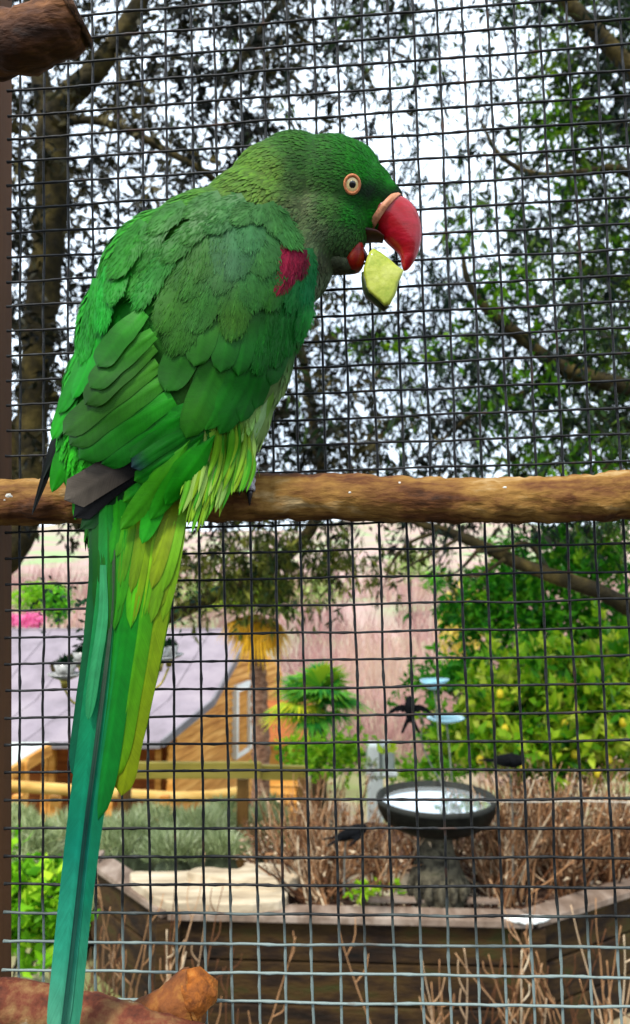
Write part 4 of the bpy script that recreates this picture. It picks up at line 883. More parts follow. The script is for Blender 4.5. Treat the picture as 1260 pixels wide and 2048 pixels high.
M['postwood'] = pm('brown_fence_post', [(84, 58, 26), (124, 88, 42), (140, 106, 58)], 8, detail=8, rough=.75, bump=.4, bscale=40, bdist=.004, stretch=(1, 1, .2))
DE, DR = 15.0, 19.5
E0 = P(322, 1484, DE); Rg = P(503, 1259, DR); BKp = P(424, 1402, 16.6)
bar = thing('barn', P(320, 1680, 16), 'golden weatherboard barn with mauve metal roof down the slope at left', 'barn')
Lx = 14.0
ridL = Vector((Rg.x - Lx - 2, Rg.y, Rg.z)); eavL = Vector((E0.x - Lx, E0.y, E0.z)); bkL = Vector((BKp.x - Lx - 1, BKp.y, BKp.z))
# roof sheets, each a panel with raised seams
NS = 16
rf = mesh('roof', *boxvf(Rg + Vector((-Lx, -.05, -.10)), (Lx, 0, 0), (0, .18, 0), (0, 0, .12)), M['roof'], bar)
def lerp(a, b_, t): return a + (b_ - a) * t
for q in range(NS):
    t0, t1 = q / NS, (q + 1) / NS - .0012
    for up_, lo_, upL, loL in ((Rg, BKp, ridL, bkL), (BKp, E0, bkL, eavL)):
        a, b_ = lerp(up_, upL, t0), lerp(up_, upL, t1); c, d = lerp(lo_, loL, t0), lerp(lo_, loL, t1); n_ = (c - a).cross(b_ - a).normalized()
        if n_.z < 0: n_ = -n_
        V = []; FC = []; sub = 8
        for i in range(sub + 1):
            u = i / sub; h = .012 if i in (0, sub) else (.006 if i == 4 else 0)
            V += [lerp(a, b_, u) + n_ * h, lerp(c, d, u) + n_ * h, lerp(c, d, u) - n_ * .02, lerp(a, b_, u) - n_ * .02]
        for i in range(sub):
            for e in range(4): FC.append((i * 4 + e, i * 4 + (e + 1) % 4, i * 4 + 4 + (e + 1) % 4, i * 4 + 4 + e))
        mesh('roof_sheet', V, FC, M['roof'], rf)
# back slope so the roof is whole
bk = Vector((0, 4.8, -2.2)); V = [Rg, ridL, ridL + bk, Rg + bk]; V += [v - Vector((0, 0, .05)) for v in V]
mesh('back_roof', V, [(0, 1, 2, 3), (7, 6, 5, 4), (0, 4, 5, 1), (1, 5, 6, 2), (2, 6, 7, 3), (3, 7, 4, 0)], M['roof'], rf)
# barge boards on the rake
def beam(name, a, b_, w_, h, m, parent, up=Vector((0, 0, 1))):
    d = (b_ - a); s = d.cross(up).normalized() * w_; u = s.cross(d).normalized() * h
    V, FC = boxvf(a - s / 2 - u / 2, d, s, u); return mesh(name, V, FC, m, parent)
beam('barge_board', Rg + Vector((.03, -.05, -.02)), BKp + Vector((.03, -.05, -.02)), .06, .17, M['fascia'], bar)
beam('barge_board', BKp + Vector((.03, -.05, -.02)), E0 + Vector((.03, -.05, -.02)), .06, .15, M['fascia'], bar)
beam('gutter', E0 + Vector((0, -.05, -.06)), eavL + Vector((0, -.05, -.06)), .10, .09, M['fascia'], bar)
# gable wall boards: horizontal boards between the rake and the far corner
WB = P(330, 1650, DE + .3).z
cornerN = Vector((E0.x + .08, E0.y + .35, 0)); ridB = Vector((Rg.x + .02, Rg.y + .1, 0)); far = Vector((P(562, 1400, 22.5).x, 22.5, 0))
gd = (far - cornerN); gl = gd.length; gu = gd / gl; gnorm = Vector((gu.y, -gu.x, 0))
tr_ = (ridB - cornerN).length / gl; tb_ = (Vector((BKp.x, BKp.y, 0)) - cornerN).dot(gu) / gl
def ztop(t):
    return float(np.interp(t, [0, tb_, tr_, 1], [E0.z - .06, BKp.z - .08, Rg.z - .10, Rg.z - 1.3]))
gable = mesh('gable_wall', [cornerN + gnorm * -.06 + Vector((0, 0, WB - 1)), far + gnorm * -.06 + Vector((0, 0, WB - 1)), far - gnorm * .06 + Vector((0, 0, ztop(1))), cornerN + gu * gl * tr_ - gnorm * .06 + Vector((0, 0, ztop(tr_))), cornerN + gu * gl * tb_ - gnorm * .06 + Vector((0, 0, ztop(tb_))), cornerN - gnorm * .06 + Vector((0, 0, ztop(0)))], [(0, 1, 2, 3, 4, 5)], M['board2'], bar)  # backing coloured dark so the gaps read as lap shadows
wt0, wt1, wz0, wz1 = .47, .60, P(480, 1530, 18).z, P(490, 1388, 18).z
BH = .178; z = WB - .8
while z < Rg.z - .15:
    zc = z + BH; ts = [t for t in np.linspace(0, 1, 241) if ztop(t) > zc - .02]
    if len(ts) > 2:
        t0, t1 = ts[0], ts[-1]
        for (s0, s1) in ([(t0, wt0 - .01), (wt1 + .01, t1)] if (wz0 - .05 < z + BH / 2 < wz1 + .05) else [(t0, t1)]):
            if s1 - s0 < .01: continue
            a = cornerN + gu * gl * s0 + Vector((0, 0, z)); b_ = cornerN + gu * gl * s1 + Vector((0, 0, z))
            V = [a + gnorm * .055, b_ + gnorm * .055, b_ + Vector((0, 0, BH - .03)) + gnorm * .012, a + Vector((0, 0, BH - .03)) + gnorm * .012, a - gnorm * .03, b_ - gnorm * .03, b_ + Vector((0, 0, BH - .03)) - gnorm * .03, a + Vector((0, 0, BH - .03)) - gnorm * .03]
            mesh('weatherboard', V, [(0, 1, 2, 3), (4, 7, 6, 5), (0, 4, 5, 1), (1, 5, 6, 2), (2, 6, 7, 3), (3, 7, 4, 0)], M['board'], gable)
    z += BH
beam('corner_post', cornerN + Vector((0, 0, WB - 1)) + gnorm * .07, cornerN + Vector((0, 0, E0.z - .1)) + gnorm * .07, .16, .10, M['board'], bar, Vector((1, 0, 0)))
# window in the gable
wa = cornerN + gu * gl * wt0 + gnorm * .06; wb = cornerN + gu * gl * wt1 + gnorm * .06
wf = mesh('window', [wa + Vector((0, 0, wz0)), wb + Vector((0, 0, wz0)), wb + Vector((0, 0, wz1)), wa + Vector((0, 0, wz1))], [(0, 1, 2, 3)], M['board'], gable)
for a, b_ in ((wa + Vector((0, 0, wz0)), wa + Vector((0, 0, wz1))), (wb + Vector((0, 0, wz0)), wb + Vector((0, 0, wz1)))): beam('frame', a, b_, .17, .12, M['white'], wf, gu)
beam('frame', wa + Vector((0, 0, wz1)), wb + Vector((0, 0, wz1)), .12, .17, M['white'], wf); beam('frame', wa + Vector((0, 0, wz0)), wb + Vector((0, 0, wz0)), .09, .10, M['white'], wf)
# recessed front wall of boards under the veranda
fy = DE + 1.0; z = WB - .8; xa, xb = cornerN.x - Lx, cornerN.x + .05
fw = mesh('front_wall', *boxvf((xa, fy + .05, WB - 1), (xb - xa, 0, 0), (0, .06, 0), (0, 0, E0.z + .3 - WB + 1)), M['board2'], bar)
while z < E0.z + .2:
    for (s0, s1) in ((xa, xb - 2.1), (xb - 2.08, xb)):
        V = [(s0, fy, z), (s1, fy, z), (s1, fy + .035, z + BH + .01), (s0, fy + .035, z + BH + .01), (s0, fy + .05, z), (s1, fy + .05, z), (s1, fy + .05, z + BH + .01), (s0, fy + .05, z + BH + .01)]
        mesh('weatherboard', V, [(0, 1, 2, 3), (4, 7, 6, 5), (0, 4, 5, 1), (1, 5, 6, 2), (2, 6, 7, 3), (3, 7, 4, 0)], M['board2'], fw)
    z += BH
for px in (92, 106, 222, 318):
    a = P(px, 1500, DE + .6); beam('veranda_post', Vector((a.x, a.y, WB - 1)), Vector((a.x, a.y, E0.z - .05)), .13, .12, M['board'], bar, Vector((1, 0, 0)))
a = P(180, 1500, fy); mesh('doorway', *boxvf((a.x - .22, fy - .02, WB - .9), (.42, 0, 0), (0, .015, 0), (0, 0, 2.0)), pm('dark_door', [(26, 18, 12), (44, 30, 20)], 8, rough=.6), fw)
# small porch roof at the far left of the barn
pr0 = P(100, 1484, 13.6); pr1 = P(20, 1532, 12.6); pr2 = P(-60, 1540, 12.6); pr3 = P(-60, 1484, 13.6)
V = [pr0, pr1, pr2, pr3]; V += [v - Vector((0, 0, .06)) for v in V]
por = thing('porch', Vector((pr1.x - .5, pr1.y, WB - 1)), 'small porch with pale roof and golden gable at far left of the barn', 'porch')
mesh('roof', V, [(0, 1, 2, 3), (7, 6, 5, 4), (0, 4, 5, 1), (1, 5, 6, 2), (2, 6, 7, 3), (3, 7, 4, 0)], pm('pale_porch_roof', [(150, 156, 150), (176, 178, 170)], 3, rough=.6), por)
beam('barge_board', pr1 + Vector((.02, -.03, -.12)), pr0 + Vector((.02, -.03, -.12)), .05, .20, M['board'], por)
for q in (P(48, 1560, 12.9), P(-30, 1560, 12.9)): beam('post', Vector((q.x, q.y, WB - 1)), Vector((q.x, q.y, pr1.z + .02)), .12, .12, M['board'], por, Vector((1, 0, 0)))
# lean-to right of the palm
lt = thing('shed', P(590, 1660, 17), 'low orange brown shed wall right of the palm trunk', 'shed')
xa, xb, ly_ = P(536, 1500, 17).x, P(606, 1500, 17).x, 17.0; zt = P(580, 1478, 17).z; z = zt - 2.6
wl_ = mesh('wall', *boxvf((xa, ly_ + .05, zt - 2.8), (xb - xa, 0, 0), (0, .06, 0), (0, 0, 2.8)), M['board2'], lt)
while z < zt - BH: mesh('weatherboard', [(xa, ly_, z), (xb, ly_, z), (xb, ly_ + .035, z + BH), (xa, ly_ + .035, z + BH), (xa, ly_ + .05, z), (xb, ly_ + .05, z), (xb, ly_ + .05, z + BH), (xa, ly_ + .05, z + BH)], [(0, 1, 2, 3), (4, 7, 6, 5), (0, 4, 5, 1), (1, 5, 6, 2), (2, 6, 7, 3), (3, 7, 4, 0)], M['board'], wl_); z += BH
V = [Vector((xa - .2, ly_ - .3, zt - .06)), Vector((xb + .2, ly_ - .3, zt - .06)), Vector((xb + .2, ly_ + 2, zt + .5)), Vector((xa - .2, ly_ + 2, zt + .5))]; V += [v - Vector((0, 0, .05)) for v in V]
mesh('roof', V, [(0, 1, 2, 3), (7, 6, 5, 4), (0, 4, 5, 1), (1, 5, 6, 2), (2, 6, 7, 3), (3, 7, 4, 0)], M['board2'], lt)

# ---- the rails across the view
r1 = thing('timber_fence', P(486, 1730, 5.5), 'olive weathered timber rail on a brown post in front of the barn', 'fence')
a, b_ = P(215, 1540, 5.5), P(522, 1540, 5.5); bevel(beam('rail', a, b_, .05, .108, M['olivewood'], r1), .004)
a, b_ = P(523, 1544, 5.53), P(612, 1546, 5.6); beam('rail', a, b_, .05, .095, M['olivewood'], r1)
for px, lo in ((486, 1740), (250, 1770), (606, 1740)):
    a = P(px, 1556, 5.56); c = P(px, lo, 5.56); bevel(beam('post', Vector((a.x, a.y, c.z - .3)), Vector((a.x, a.y, a.z + (.0 if px == 486 else 0))), .078, .078, M['postwood'], r1, Vector((1, 0, 0))), .004)
hr = thing('handrail', P(240, 1700, 9), 'yellow pine handrail curving down across the barn front', 'handrail')
pts = smooth_path([P(-60, 1570, 8.6), P(20, 1572, 8.8), P(140, 1580, 9), P(240, 1588, 9.1), P(340, 1594, 9.2), P(420, 1592, 9.3), P(482, 1584, 9.4)], 30)
V, FC = tube(pts, .065, 8, .05); mesh('rail', V, FC, M['yellowwood'], hr, smooth=True)
for px in (35, 112, 330): a = P(px, 1585, 9.05); beam('post', Vector((a.x, a.y, a.z - 1.3)), Vector((a.x, a.y, a.z - .03)), .10, .10, M['board'], hr, Vector((1, 0, 0)))

# ============================================================ plants
LM = {}
LM['olive'] = leafmat('dark_olive_leaves', [(7, 10, 4), (24, 26, 10), (52, 48, 22), (86, 76, 40)], trans=.15)
LM['willow'] = leafmat('narrow_teal_leaves', [(4, 15, 14), (12, 32, 22), (38, 62, 18), (86, 112, 26)], trans=.3)
LM['ever'] = leafmat('evergreen_leaves', [(7, 16, 3), (30, 52, 6), (72, 104, 12), (124, 156, 22)], trans=.4)
LM['citrus'] = leafmat('lemon_leaves', [(22, 74, 10), (60, 128, 14), (116, 164, 22), (176, 196, 44), (206, 212, 90)], rough=.4, trans=.35)
LM['shrub'] = leafmat('mid_green_leaves', [(14, 70, 12), (38, 120, 18), (90, 168, 28), (150, 196, 44)], trans=.3)
LM['lav'] = leafmat('lavender_foliage', [(84, 98, 58), (146, 160, 108), (188, 198, 148), (220, 222, 188)], rough=.8, trans=.2)
LM['yel'] = leafmat('yellowed_fronds', [(120, 84, 10), (190, 140, 20), (224, 180, 40)], trans=.3)
LM['dry'] = leafmat('dry_stalks', [(36, 18, 10), (98, 62, 38), (164, 122, 84), (212, 192, 160)], rough=.8, trans=.05)
LM['lime'] = leafmat('bright_lime_leaves', [(60, 120, 10), (116, 176, 20), (180, 210, 50)], trans=.35)
M['twig'] = pm('dark_twig_bark', [(10, 8, 5), (28, 22, 14), (48, 38, 22)], 30, rough=.85)
M['trunk'] = pm('mossy_trunk_bark', [(16, 13, 5), (48, 40, 16), (90, 76, 34)], 9, detail=10, rough=.9, bump=1, bscale=40, bdist=.01)

def limb(name, pts, rad, parent, m=None, n=30, sides=10, rough=.12, seed=0):
    V, FC = tube(smooth_path(pts, n), np.interp(np.linspace(0, 1, n), np.linspace(0, 1, len(rad)), rad), sides, rough, seed, True, 1, 12)
    return mesh(name, V, FC, m or M['trunk'], parent, smooth=True)

# density of leaves seen against the sky: rows of the photo, from x=-140 to 1400 in steps of 140
DX = np.arange(-140, 1401, 140); DY = np.array([-200, 50, 150, 250, 350, 450, 550, 650, 750, 850, 930, 1010])
DL = np.array([  # left tree (olive)
 [.6, .5, .4, .6, .6, .4, .2, .0, 0, 0, 0, 0], [.7, .6, .25, .6, .8, .8, .4, .1, 0, 0, 0, 0], [.7, .6, .35, .9, .9, .5, .2, .05, 0, 0, 0, 0], [.8, .7, .6, .95, .8, .5, .1, 0, 0, 0, 0, 0],
 [.8, .65, .8, .8, .8, .3, .1, 0, 0, 0, 0, 0], [.8, .6, .75, .8, .5, .2, 0, 0, 0, 0, 0, 0], [.8, .6, .65, .6, .4, .2, .1, 0, 0, 0, 0, 0], [.8, .7, .6, .6, .4, .3, .2, .1, 0, 0, 0, 0],
 [.8, .6, .5, .6, .5, .7, .5, .2, 0, 0, 0, 0], [.7, .5, .5, .6, .7, .95, .7, .3, .1, 0, 0, 0], [.5, .35, .4, .6, .8, 1.1, .9, .5, .2, 0, 0, 0], [.3, .2, .3, .5, .8, 1.0, .9, .6, .3, .1, 0, 0]])
DR_ = np.array([  # right tree (narrow leaves)
 [0, 0, 0, 0, .2, .4, .6, .5, .3, .3, .5, .6], [0, 0, 0, 0, .1, .45, .7, .48, .33, .3, .4, .6], [0, 0, 0, 0, .1, .3, .4, .38, .28, .3, .4, .5], [0, 0, 0, 0, .1, .2, .28, .24, .24, .25, .4, .5],
 [0, 0, 0, 0, 0, .1, .2, .24, .3, .4, .5, .6], [0, 0, 0, 0, 0, .1, .2, .35, .6, .6, .6, .7], [0, 0, 0, 0, 0, .2, .5, .5, .75, .8, .8, .8], [0, 0, 0, 0, 0, .4, .7, .75, .8, .9, .9, .9],
 [0, 0, 0, 0, 0, .3, .5, .7, .7, .8, .9, .9], [0, 0, 0, 0, 0, .1, .3, .6, .7, .8, .9, .9], [0, 0, 0, 0, 0, 0, .2, .4, .6, .7, .8, .9], [0, 0, 0, 0, 0, 0, .1, .3, .5, .6, .7, .8]])
DEV = np.zeros_like(DL)
for r in range(len(DY)):
    DEV[r, 8:] = [[.0, .75, 1.1, 1.2], [.05, .8, 1.2, 1.2], [0, .6, 1.1, 1.2], [0, .55, 1.0, 1.2], [.05, .4, .9, 1.1], [.15, .4, .7, 1], [.1, .4, .7, 1], [.25, .5, .9, 1.1], [.3, .5, 1.0, 1.2], [.2, .4, 1.0, 1.2], [.1, .3, 1.0, 1.2], [.1, .3, .9, 1.1]][r]
def dmap(D, x, y):
    u = np.clip((x - DX[0]) / 140, 0, len(DX) - 1.001); i = u.astype(int); a = u - i
    yy = np.interp(y, DY, np.arange(len(DY))); j = np.clip(yy.astype(int), 0, len(DY) - 2); b_ = yy - j
    return (D[j, i] * (1 - a) + D[j, i + 1] * a) * (1 - b_) + (D[j + 1, i] * (1 - a) + D[j + 1, i + 1] * a) * b_
def PV(px, py, Y):
    """P() for arrays"""
    ux = (px - 630) / F; v = (1024 - py) / F; fw, up = np.array(FW), np.array(UP)
    d = fw + ux[:, None] * np.array([1., 0, 0]) + v[:, None] * up
    return np.array(CAM) + d * (Y / d[:, 1])[:, None]
def clumpy(x, y, Y, s=.011, seed=0):
    return np.array([noise.noise(Vector((a * s, b_ * s, c * .9 + seed))) for a, b_, c in zip(x, y, Y)])
def crown(parent, D, ntw, yr, lm, ll, lw, tl, per, droop=.6, xr=(-420, 1680), yrange=(-420, 1040), tone0=.4, seed=0, name='crown', cl=.9, twr=.0022):
    """a crown of thin twigs and leaves: every twig hangs in the tree's own volume"""
    x = RNG.uniform(xr[0], xr[1], ntw * 4); y = RNG.uniform(yrange[0], yrange[1], ntw * 4); Y = RNG.uniform(yr[0], yr[1], ntw * 4)
    dn = dmap(D, x, y) * (1 + cl * clumpy(x, y, Y, .011, seed) + .5 * clumpy(x, y, Y, .03, seed + 5))
    k = np.nonzero(RNG.random(len(x)) < dn)[0][:ntw]; x, y, Y = x[k], y[k], Y[k]
    st = PV(x, y, Y); n = len(st)
    dr = RNG.normal(size=(n, 3)) * [1, .8, .7]; dr[:, 2] -= droop * .6
    V, FC, pt = twigs(st, dr, RNG.uniform(.5, 1.2, n) * tl, RNG.uniform(.5, 1.3, n) * twr, 5, 3, droop, .22)
    mesh('twigs', V, FC, M['twig'], parent)['kind'] = 'stuff'
    t_ = RNG.random((n, per)) * 3.999; i = t_.astype(int); a = (t_ - i)[..., None]; r = np.arange(n)[:, None]
    b_ = pt[r, i] * (1 - a) + pt[r, i + 1] * a; td = unit(pt[r, i + 1] - pt[r, i])
    dd = td * .8 + RNG.normal(size=(n, per, 3)) * .55; dd[..., 2] -= droop * .5
    V, FC = leaves(b_.reshape(-1, 3), dd.reshape(-1, 3), RNG.uniform(.6, 1.25, n * per) * ll, RNG.uniform(.7, 1.25, n * per) * lw)
    tt = np.clip(tone0 + clumpy(x, y, Y, .006, seed + 9)[:, None] * .9 + RNG.normal(size=(n, per)) * .14, 0, 1)
    o = mesh(name, V, FC, LM[lm], parent, tone=np.repeat(tt.ravel(), 5)); o['kind'] = 'stuff'; return o

# left tree
t1 = thing('olive_tree', Vector((P(-320, 1900, 3.6).x, 3.6, -.02)), 'tall dark leaved tree with mossy curving trunk at the left edge', 'tree')
limb('trunk', [Vector((P(-320, 1900, 3.6).x, 3.6, -.1)), P(-180, 1500, 3.6), P(-60, 1190, 3.6), P(30, 1090, 3.6), P(62, 960, 3.6), P(66, 800, 3.6), P(84, 620, 3.6), P(100, 450, 3.6), P(106, 330, 3.6), P(104, 240, 3.6)], [.11, .10, .085, .075, .07, .07, .075, .08, .082, .07], t1, n=60, seed=1, rough=.2)
limb('branch', [P(106, 260, 3.6), P(130, 200, 3.55), P(172, 160, 3.5), P(214, 112, 3.5), P(250, 58, 3.5), P(288, -20, 3.5), P(330, -180, 3.5)], [.07, .06, .055, .048, .046, .04, .03], t1, seed=2)
limb('branch', [P(104, 280, 3.6), P(86, 180, 3.6), P(66, 90, 3.6), P(60, -60, 3.6), P(40, -260, 3.6)], [.06, .05, .045, .04, .03], t1, seed=3)
limb('branch', [P(98, 250, 3.6), P(180, 240, 3.5), P(260, 262, 3.4), P(330, 300, 3.4), P(410, 345, 3.4), P(470, 400, 3.5)], [.022, .02, .018, .018, .016, .01], t1, seed=4)
limb('branch', [P(40, 1090, 3.6), P(30, 980, 3.7), P(22, 880, 3.8), P(60, 820, 3.9), P(110, 790, 4.0)], [.05, .045, .04, .03, .02], t1, seed=5)
limb('branch', [P(70, 700, 3.6), P(20, 640, 3.7), P(-30, 600, 3.8)], [.03, .025, .02], t1, seed=6)
limb('branch', [P(230, 90, 3.5), P(240, 160, 3.4), P(225, 250, 3.4), P(205, 340, 3.5)], [.012, .009, .007, .004], t1, seed=7, n=14, sides=6)
crown(t1, DL, 6000, (3.0, 6.5), 'olive', .056, .021, .26, 11, .5, tone0=.36, seed=3, cl=1.7)
# middle brown stems in front of the sky gap
limb('branch', [Vector((P(640, 1300, 4.4).x - 1.5, 4.4, 1.2)), P(560, 1120, 4.4), P(640, 980, 4.4), P(628, 860, 4.4), P(604, 700, 4.4), P(560, 560, 4.5)], [.045, .04, .034, .03, .022, .012], t1, seed=8)
# right tree
t2x = P(1500, 1700, 3.8).x
t2 = thing('willow_leaved_tree', Vector((t2x, 3.8, -.02)), 'wide tree with narrow drooping leaves whose dark limb crosses the upper right', 'tree')
limb('trunk', [Vector((t2x, 3.8, -.1)), P(1480, 1500, 3.8), P(1440, 1300, 3.8), P(1400, 1000, 3.9), P(1380, 780, 4.0), P(1340, 400, 4.0), P(1300, 0, 4.0), P(1260, -300, 4)], [.14, .13, .12, .10, .09, .07, .05, .03], t2, n=50, seed=11)
limb('branch', [P(1430, 1290, 3.8), P(1330, 1260, 3.5), P(1262, 1218, 3.3), P(1190, 1180, 3.2), P(1100, 1150, 3.2), P(1010, 1115, 3.2), P(930, 1076, 3.2), P(850, 1050, 3.3), P(740, 1000, 3.4)], [.06, .042, .036, .034, .030, .027, .022, .018, .010], t2, n=50, seed=12, rough=.2)
limb('branch', [P(1100, 1150, 3.2), P(1060, 1090, 3.2), P(1000, 1100, 3.15), P(950, 1105, 3.1)], [.014, .012, .010, .006], t2, n=14, sides=6, seed=13)
for sgm in ([(960, 1095), (930, 1130), (905, 1150)], [(1010, 1118), (960, 1150), (925, 1152)], [(920, 1075), (860, 1110), (800, 1140)], [(880, 1062), (820, 1085), (785, 1125), (770, 1160)]):
    limb('branch', [P(x, y, 3.15) for x, y in sgm], [.009, .007, .003], t2, n=10, sides=5, seed=sgm[0][0])
limb('branch', [P(1385, 800, 4.0), P(1262, 775, 3.7), P(1180, 755, 3.6), P(1110, 728, 3.6), P(1040, 672, 3.6), P(975, 620, 3.6), P(935, 560, 3.6), P(925, 500, 3.6)], [.06, .042, .04, .036, .03, .024, .016, .008], t2, n=40, seed=14)
limb('branch', [P(1380, 520, 4.0), P(1262, 350, 3.8), P(1160, 345, 3.8), P(1070, 348, 3.8), P(1000, 310, 3.8), P(960, 240, 3.8)], [.04, .022, .018, .016, .012, .006], t2, n=30, seed=15)
limb('branch', [P(1110, 728, 3.6), P(1060, 780, 3.7), P(960, 820, 3.8), P(860, 900, 3.9)], [.02, .016, .012, .006], t2, n=20, seed=16, sides=6)
limb('branch', [P(1320, 200, 4.0), P(1100, -20, 4.0), P(900, -80, 4.0), P(640, -60, 4.1), P(480, 120, 4.2), P(430, 220, 4.2)], [.05, .04, .03, .025, .018, .008], t2, n=40, seed=17)
crown(t2, DR_, 4800, (2.9, 6.0), 'willow', .066, .0125, .26, 9, 1.1, tone0=.36, seed=23, cl=1.6)
# hanging leaves below the perch
DB = np.zeros_like(DL)
def patch(parent, blobs, lm, ll, lw, tl, per, droop, tone0=.5, name='crown', twm='twig', twr=.0018, spread=.55):
    X = []; 
    for (px, py, Y, rx, ry, n) in blobs:
        a = RNG.normal(size=(n, 2)) * .5; X.append(PV(px + a[:, 0] * rx, py + a[:, 1] * ry, np.maximum(.8, Y + RNG.normal(size=n) * rx / F * Y * .5)))
    st = np.concatenate(X); n = len(st); dr = RNG.normal(size=(n, 3)); dr[:, 2] -= droop
    V, FC, pt = twigs(st, dr, RNG.uniform(.5, 1.2, n) * tl, RNG.uniform(.6, 1.2, n) * twr, 5, 3, droop, .2)
    mesh('twigs', V, FC, M[twm], parent)['kind'] = 'stuff'
    t_ = RNG.random((n, per)) * 3.999; i = t_.astype(int); a = (t_ - i)[..., None]; r = np.arange(n)[:, None]
    b_ = pt[r, i] * (1 - a) + pt[r, i + 1] * a; td = unit(pt[r, i + 1] - pt[r, i])
    dd = td * .8 + RNG.normal(size=(n, per, 3)) * spread; dd[..., 2] -= droop * .3
    V, FC = leaves(b_.reshape(-1, 3), dd.reshape(-1, 3), RNG.uniform(.6, 1.25, n * per) * ll, RNG.uniform(.7, 1.25, n * per) * lw)
    tt = np.clip(tone0 + RNG.normal(size=(n, 1)) * .2 + RNG.normal(size=(n, per)) * .14, 0, 1)
    o = mesh(name, V, FC, LM[lm], parent, tone=np.repeat(tt.ravel(), 5)); o['kind'] = 'stuff'; return o
LM['hang'] = leafmat('hanging_olive_leaves', [(14, 34, 14), (40, 58, 20), (84, 92, 30), (128, 128, 48)], trans=.3)
patch(t1, [(520, 1090, 3.6, 130, 60, 120), (440, 1120, 3.6, 110, 70, 60), (600, 1100, 3.6, 120, 60, 70), (380, 1130, 3.6, 50, 80, 30), (540, 1160, 3.6, 110, 60, 60), (700, 1090, 3.6, 110, 45, 36), (780, 1140, 3.6, 50, 40, 8), (380, 1210, 3.6, 30, 30, 5), (840, 1090, 3.5, 90, 40, 20), (660, 1150, 3.6, 60, 60, 10)], 'hang', .055, .013, .16, 8, 1.2, .6, 'hanging_leaves')
# broad evergreen at the right edge
t3x = P(1700, 1700, 6.5).x
t3 = thing('evergreen_tree', Vector((t3x, 6.5, ground_h(t3x, 6.5))), 'dense dark evergreen tree filling the right edge behind the mesh', 'tree')
limb('trunk', [Vector((t3x, 6.5, -1)), P(1640, 1200, 6.5), P(1560, 800, 6.5), P(1480, 300, 6.5), P(1420, -300, 6.5)], [.2, .18, .16, .12, .06], t3, n=40, seed=21)
for q in ([(1600, 1000), (1440, 900), (1240, 850), (1160, 800)], [(1540, 700), (1400, 600), (1220, 560), (1150, 520)], [(1500, 400), (1360, 300), (1200, 240), (1120, 200)], [(1450, 100), (1300, 60), (1160, 30)]):
    limb('branch', [P(x, y, 6.2) for x, y in q], [.09, .07, .05, .02], t3, n=20, seed=q[0][0])
crown(t3, DEV, 5200, (4.4, 7.5), 'ever', .075, .032, .3, 12, .3, xr=(900, 1900), tone0=.34, seed=43, cl=1.2)
LM['glow'] = leafmat('young_green_leaves', [(30, 70, 6), (80, 134, 12), (140, 180, 30)], trans=.5)
patch(t2, [(1010, 560, 3.3, 60, 40, 26), (975, 800, 3.4, 70, 50, 26), (1085, 740, 3.5, 60, 40, 22), (850, 690, 3.5, 70, 30, 16), (960, 460, 3.4, 50, 40, 14), (1190, 900, 3.3, 60, 40, 14), (1080, 900, 3.3, 60, 30, 12), (760, 690, 3.5, 60, 20, 8)], 'glow', .055, .02, .14, 8, .5, .4, 'young_leaves')
patch(t3, [(1125, 260, 4.6, 40, 30, 16), (1140, 360, 4.6, 40, 30, 16), (1120, 220, 4.6, 40, 30, 12), (1180, 640, 4.6, 60, 40, 16), (1240, 450, 4.6, 40, 60, 12)], 'glow', .06, .028, .16, 8, .3, .45, 'young_leaves')
# ---- the sunlit shrubs at the right
def leafy_thing(name, loc, lab, cat, blobs, lm, ll, lw, per, tone0, stems=8, tl=.14, droop=-.2, group=None, big=0, rs=.008, leafname='foliage'):
    t = thing(name, loc, lab, cat, group); Lc = Vector(loc)
    for i in range(stems):
        b_ = random.choice(blobs); e = P(b_[0] + random.uniform(-.5, .5) * b_[3], b_[1] + random.uniform(-.3, .3) * b_[4], b_[2])
        limb('stem', [Lc + Vector((random.uniform(-.08, .08), random.uniform(-.05, .05), 0)), Lc.lerp(e, .45) + Vector((0, 0, .05)), e], [rs, rs * .8, rs * .4], t, M['twig'], 10, 5, .1, i)
    patch(t, blobs, lm, ll, lw, tl, per, droop, tone0, leafname, spread=.7)
    if big:            # the leaves nearest the viewer, each a leaf of its own
        V0, F0 = leaves(np.zeros((1, 3)), np.array([[0, 0, 1.]]), 1.0, .42, .18, .2)
        ms = []
        for k in range(4):
            me_ = bpy.data.meshes.new('leaf'); me_.from_pydata(V0.tolist(), [], F0.tolist()); a_ = me_.attributes.new('tone', 'FLOAT', 'POINT'); a_.data.foreach_set('value', np.full(5, min(1, tone0 + .12 + .12 * k), dtype=np.float32)); me_.materials.append(LM[lm]); ms.append(me_)
        wts = [b_[5] for b_ in blobs]
        for k in range(big):
            b_ = random.choices(blobs, wts)[0]; p = P(b_[0] + random.gauss(0, .45) * b_[3], b_[1] + random.gauss(0, .45) * b_[4], b_[2] - random.uniform(.0, .5) * b_[3] / F * b_[2])
            o = bpy.data.objects.new('leaf', ms[k % 4]); COL.objects.link(o); o.parent = t; o.location = p - Lc; s = ll * random.uniform(1.0, 1.5); o.scale = (s, s, s)
            o.rotation_euler = (random.gauss(0, .8), random.gauss(0, .8), random.uniform(0, 6.28))
    return t
def gz(px, Y): x = P(px, 1500, Y).x; return Vector((x, Y, float(ground_h(x, Y))))
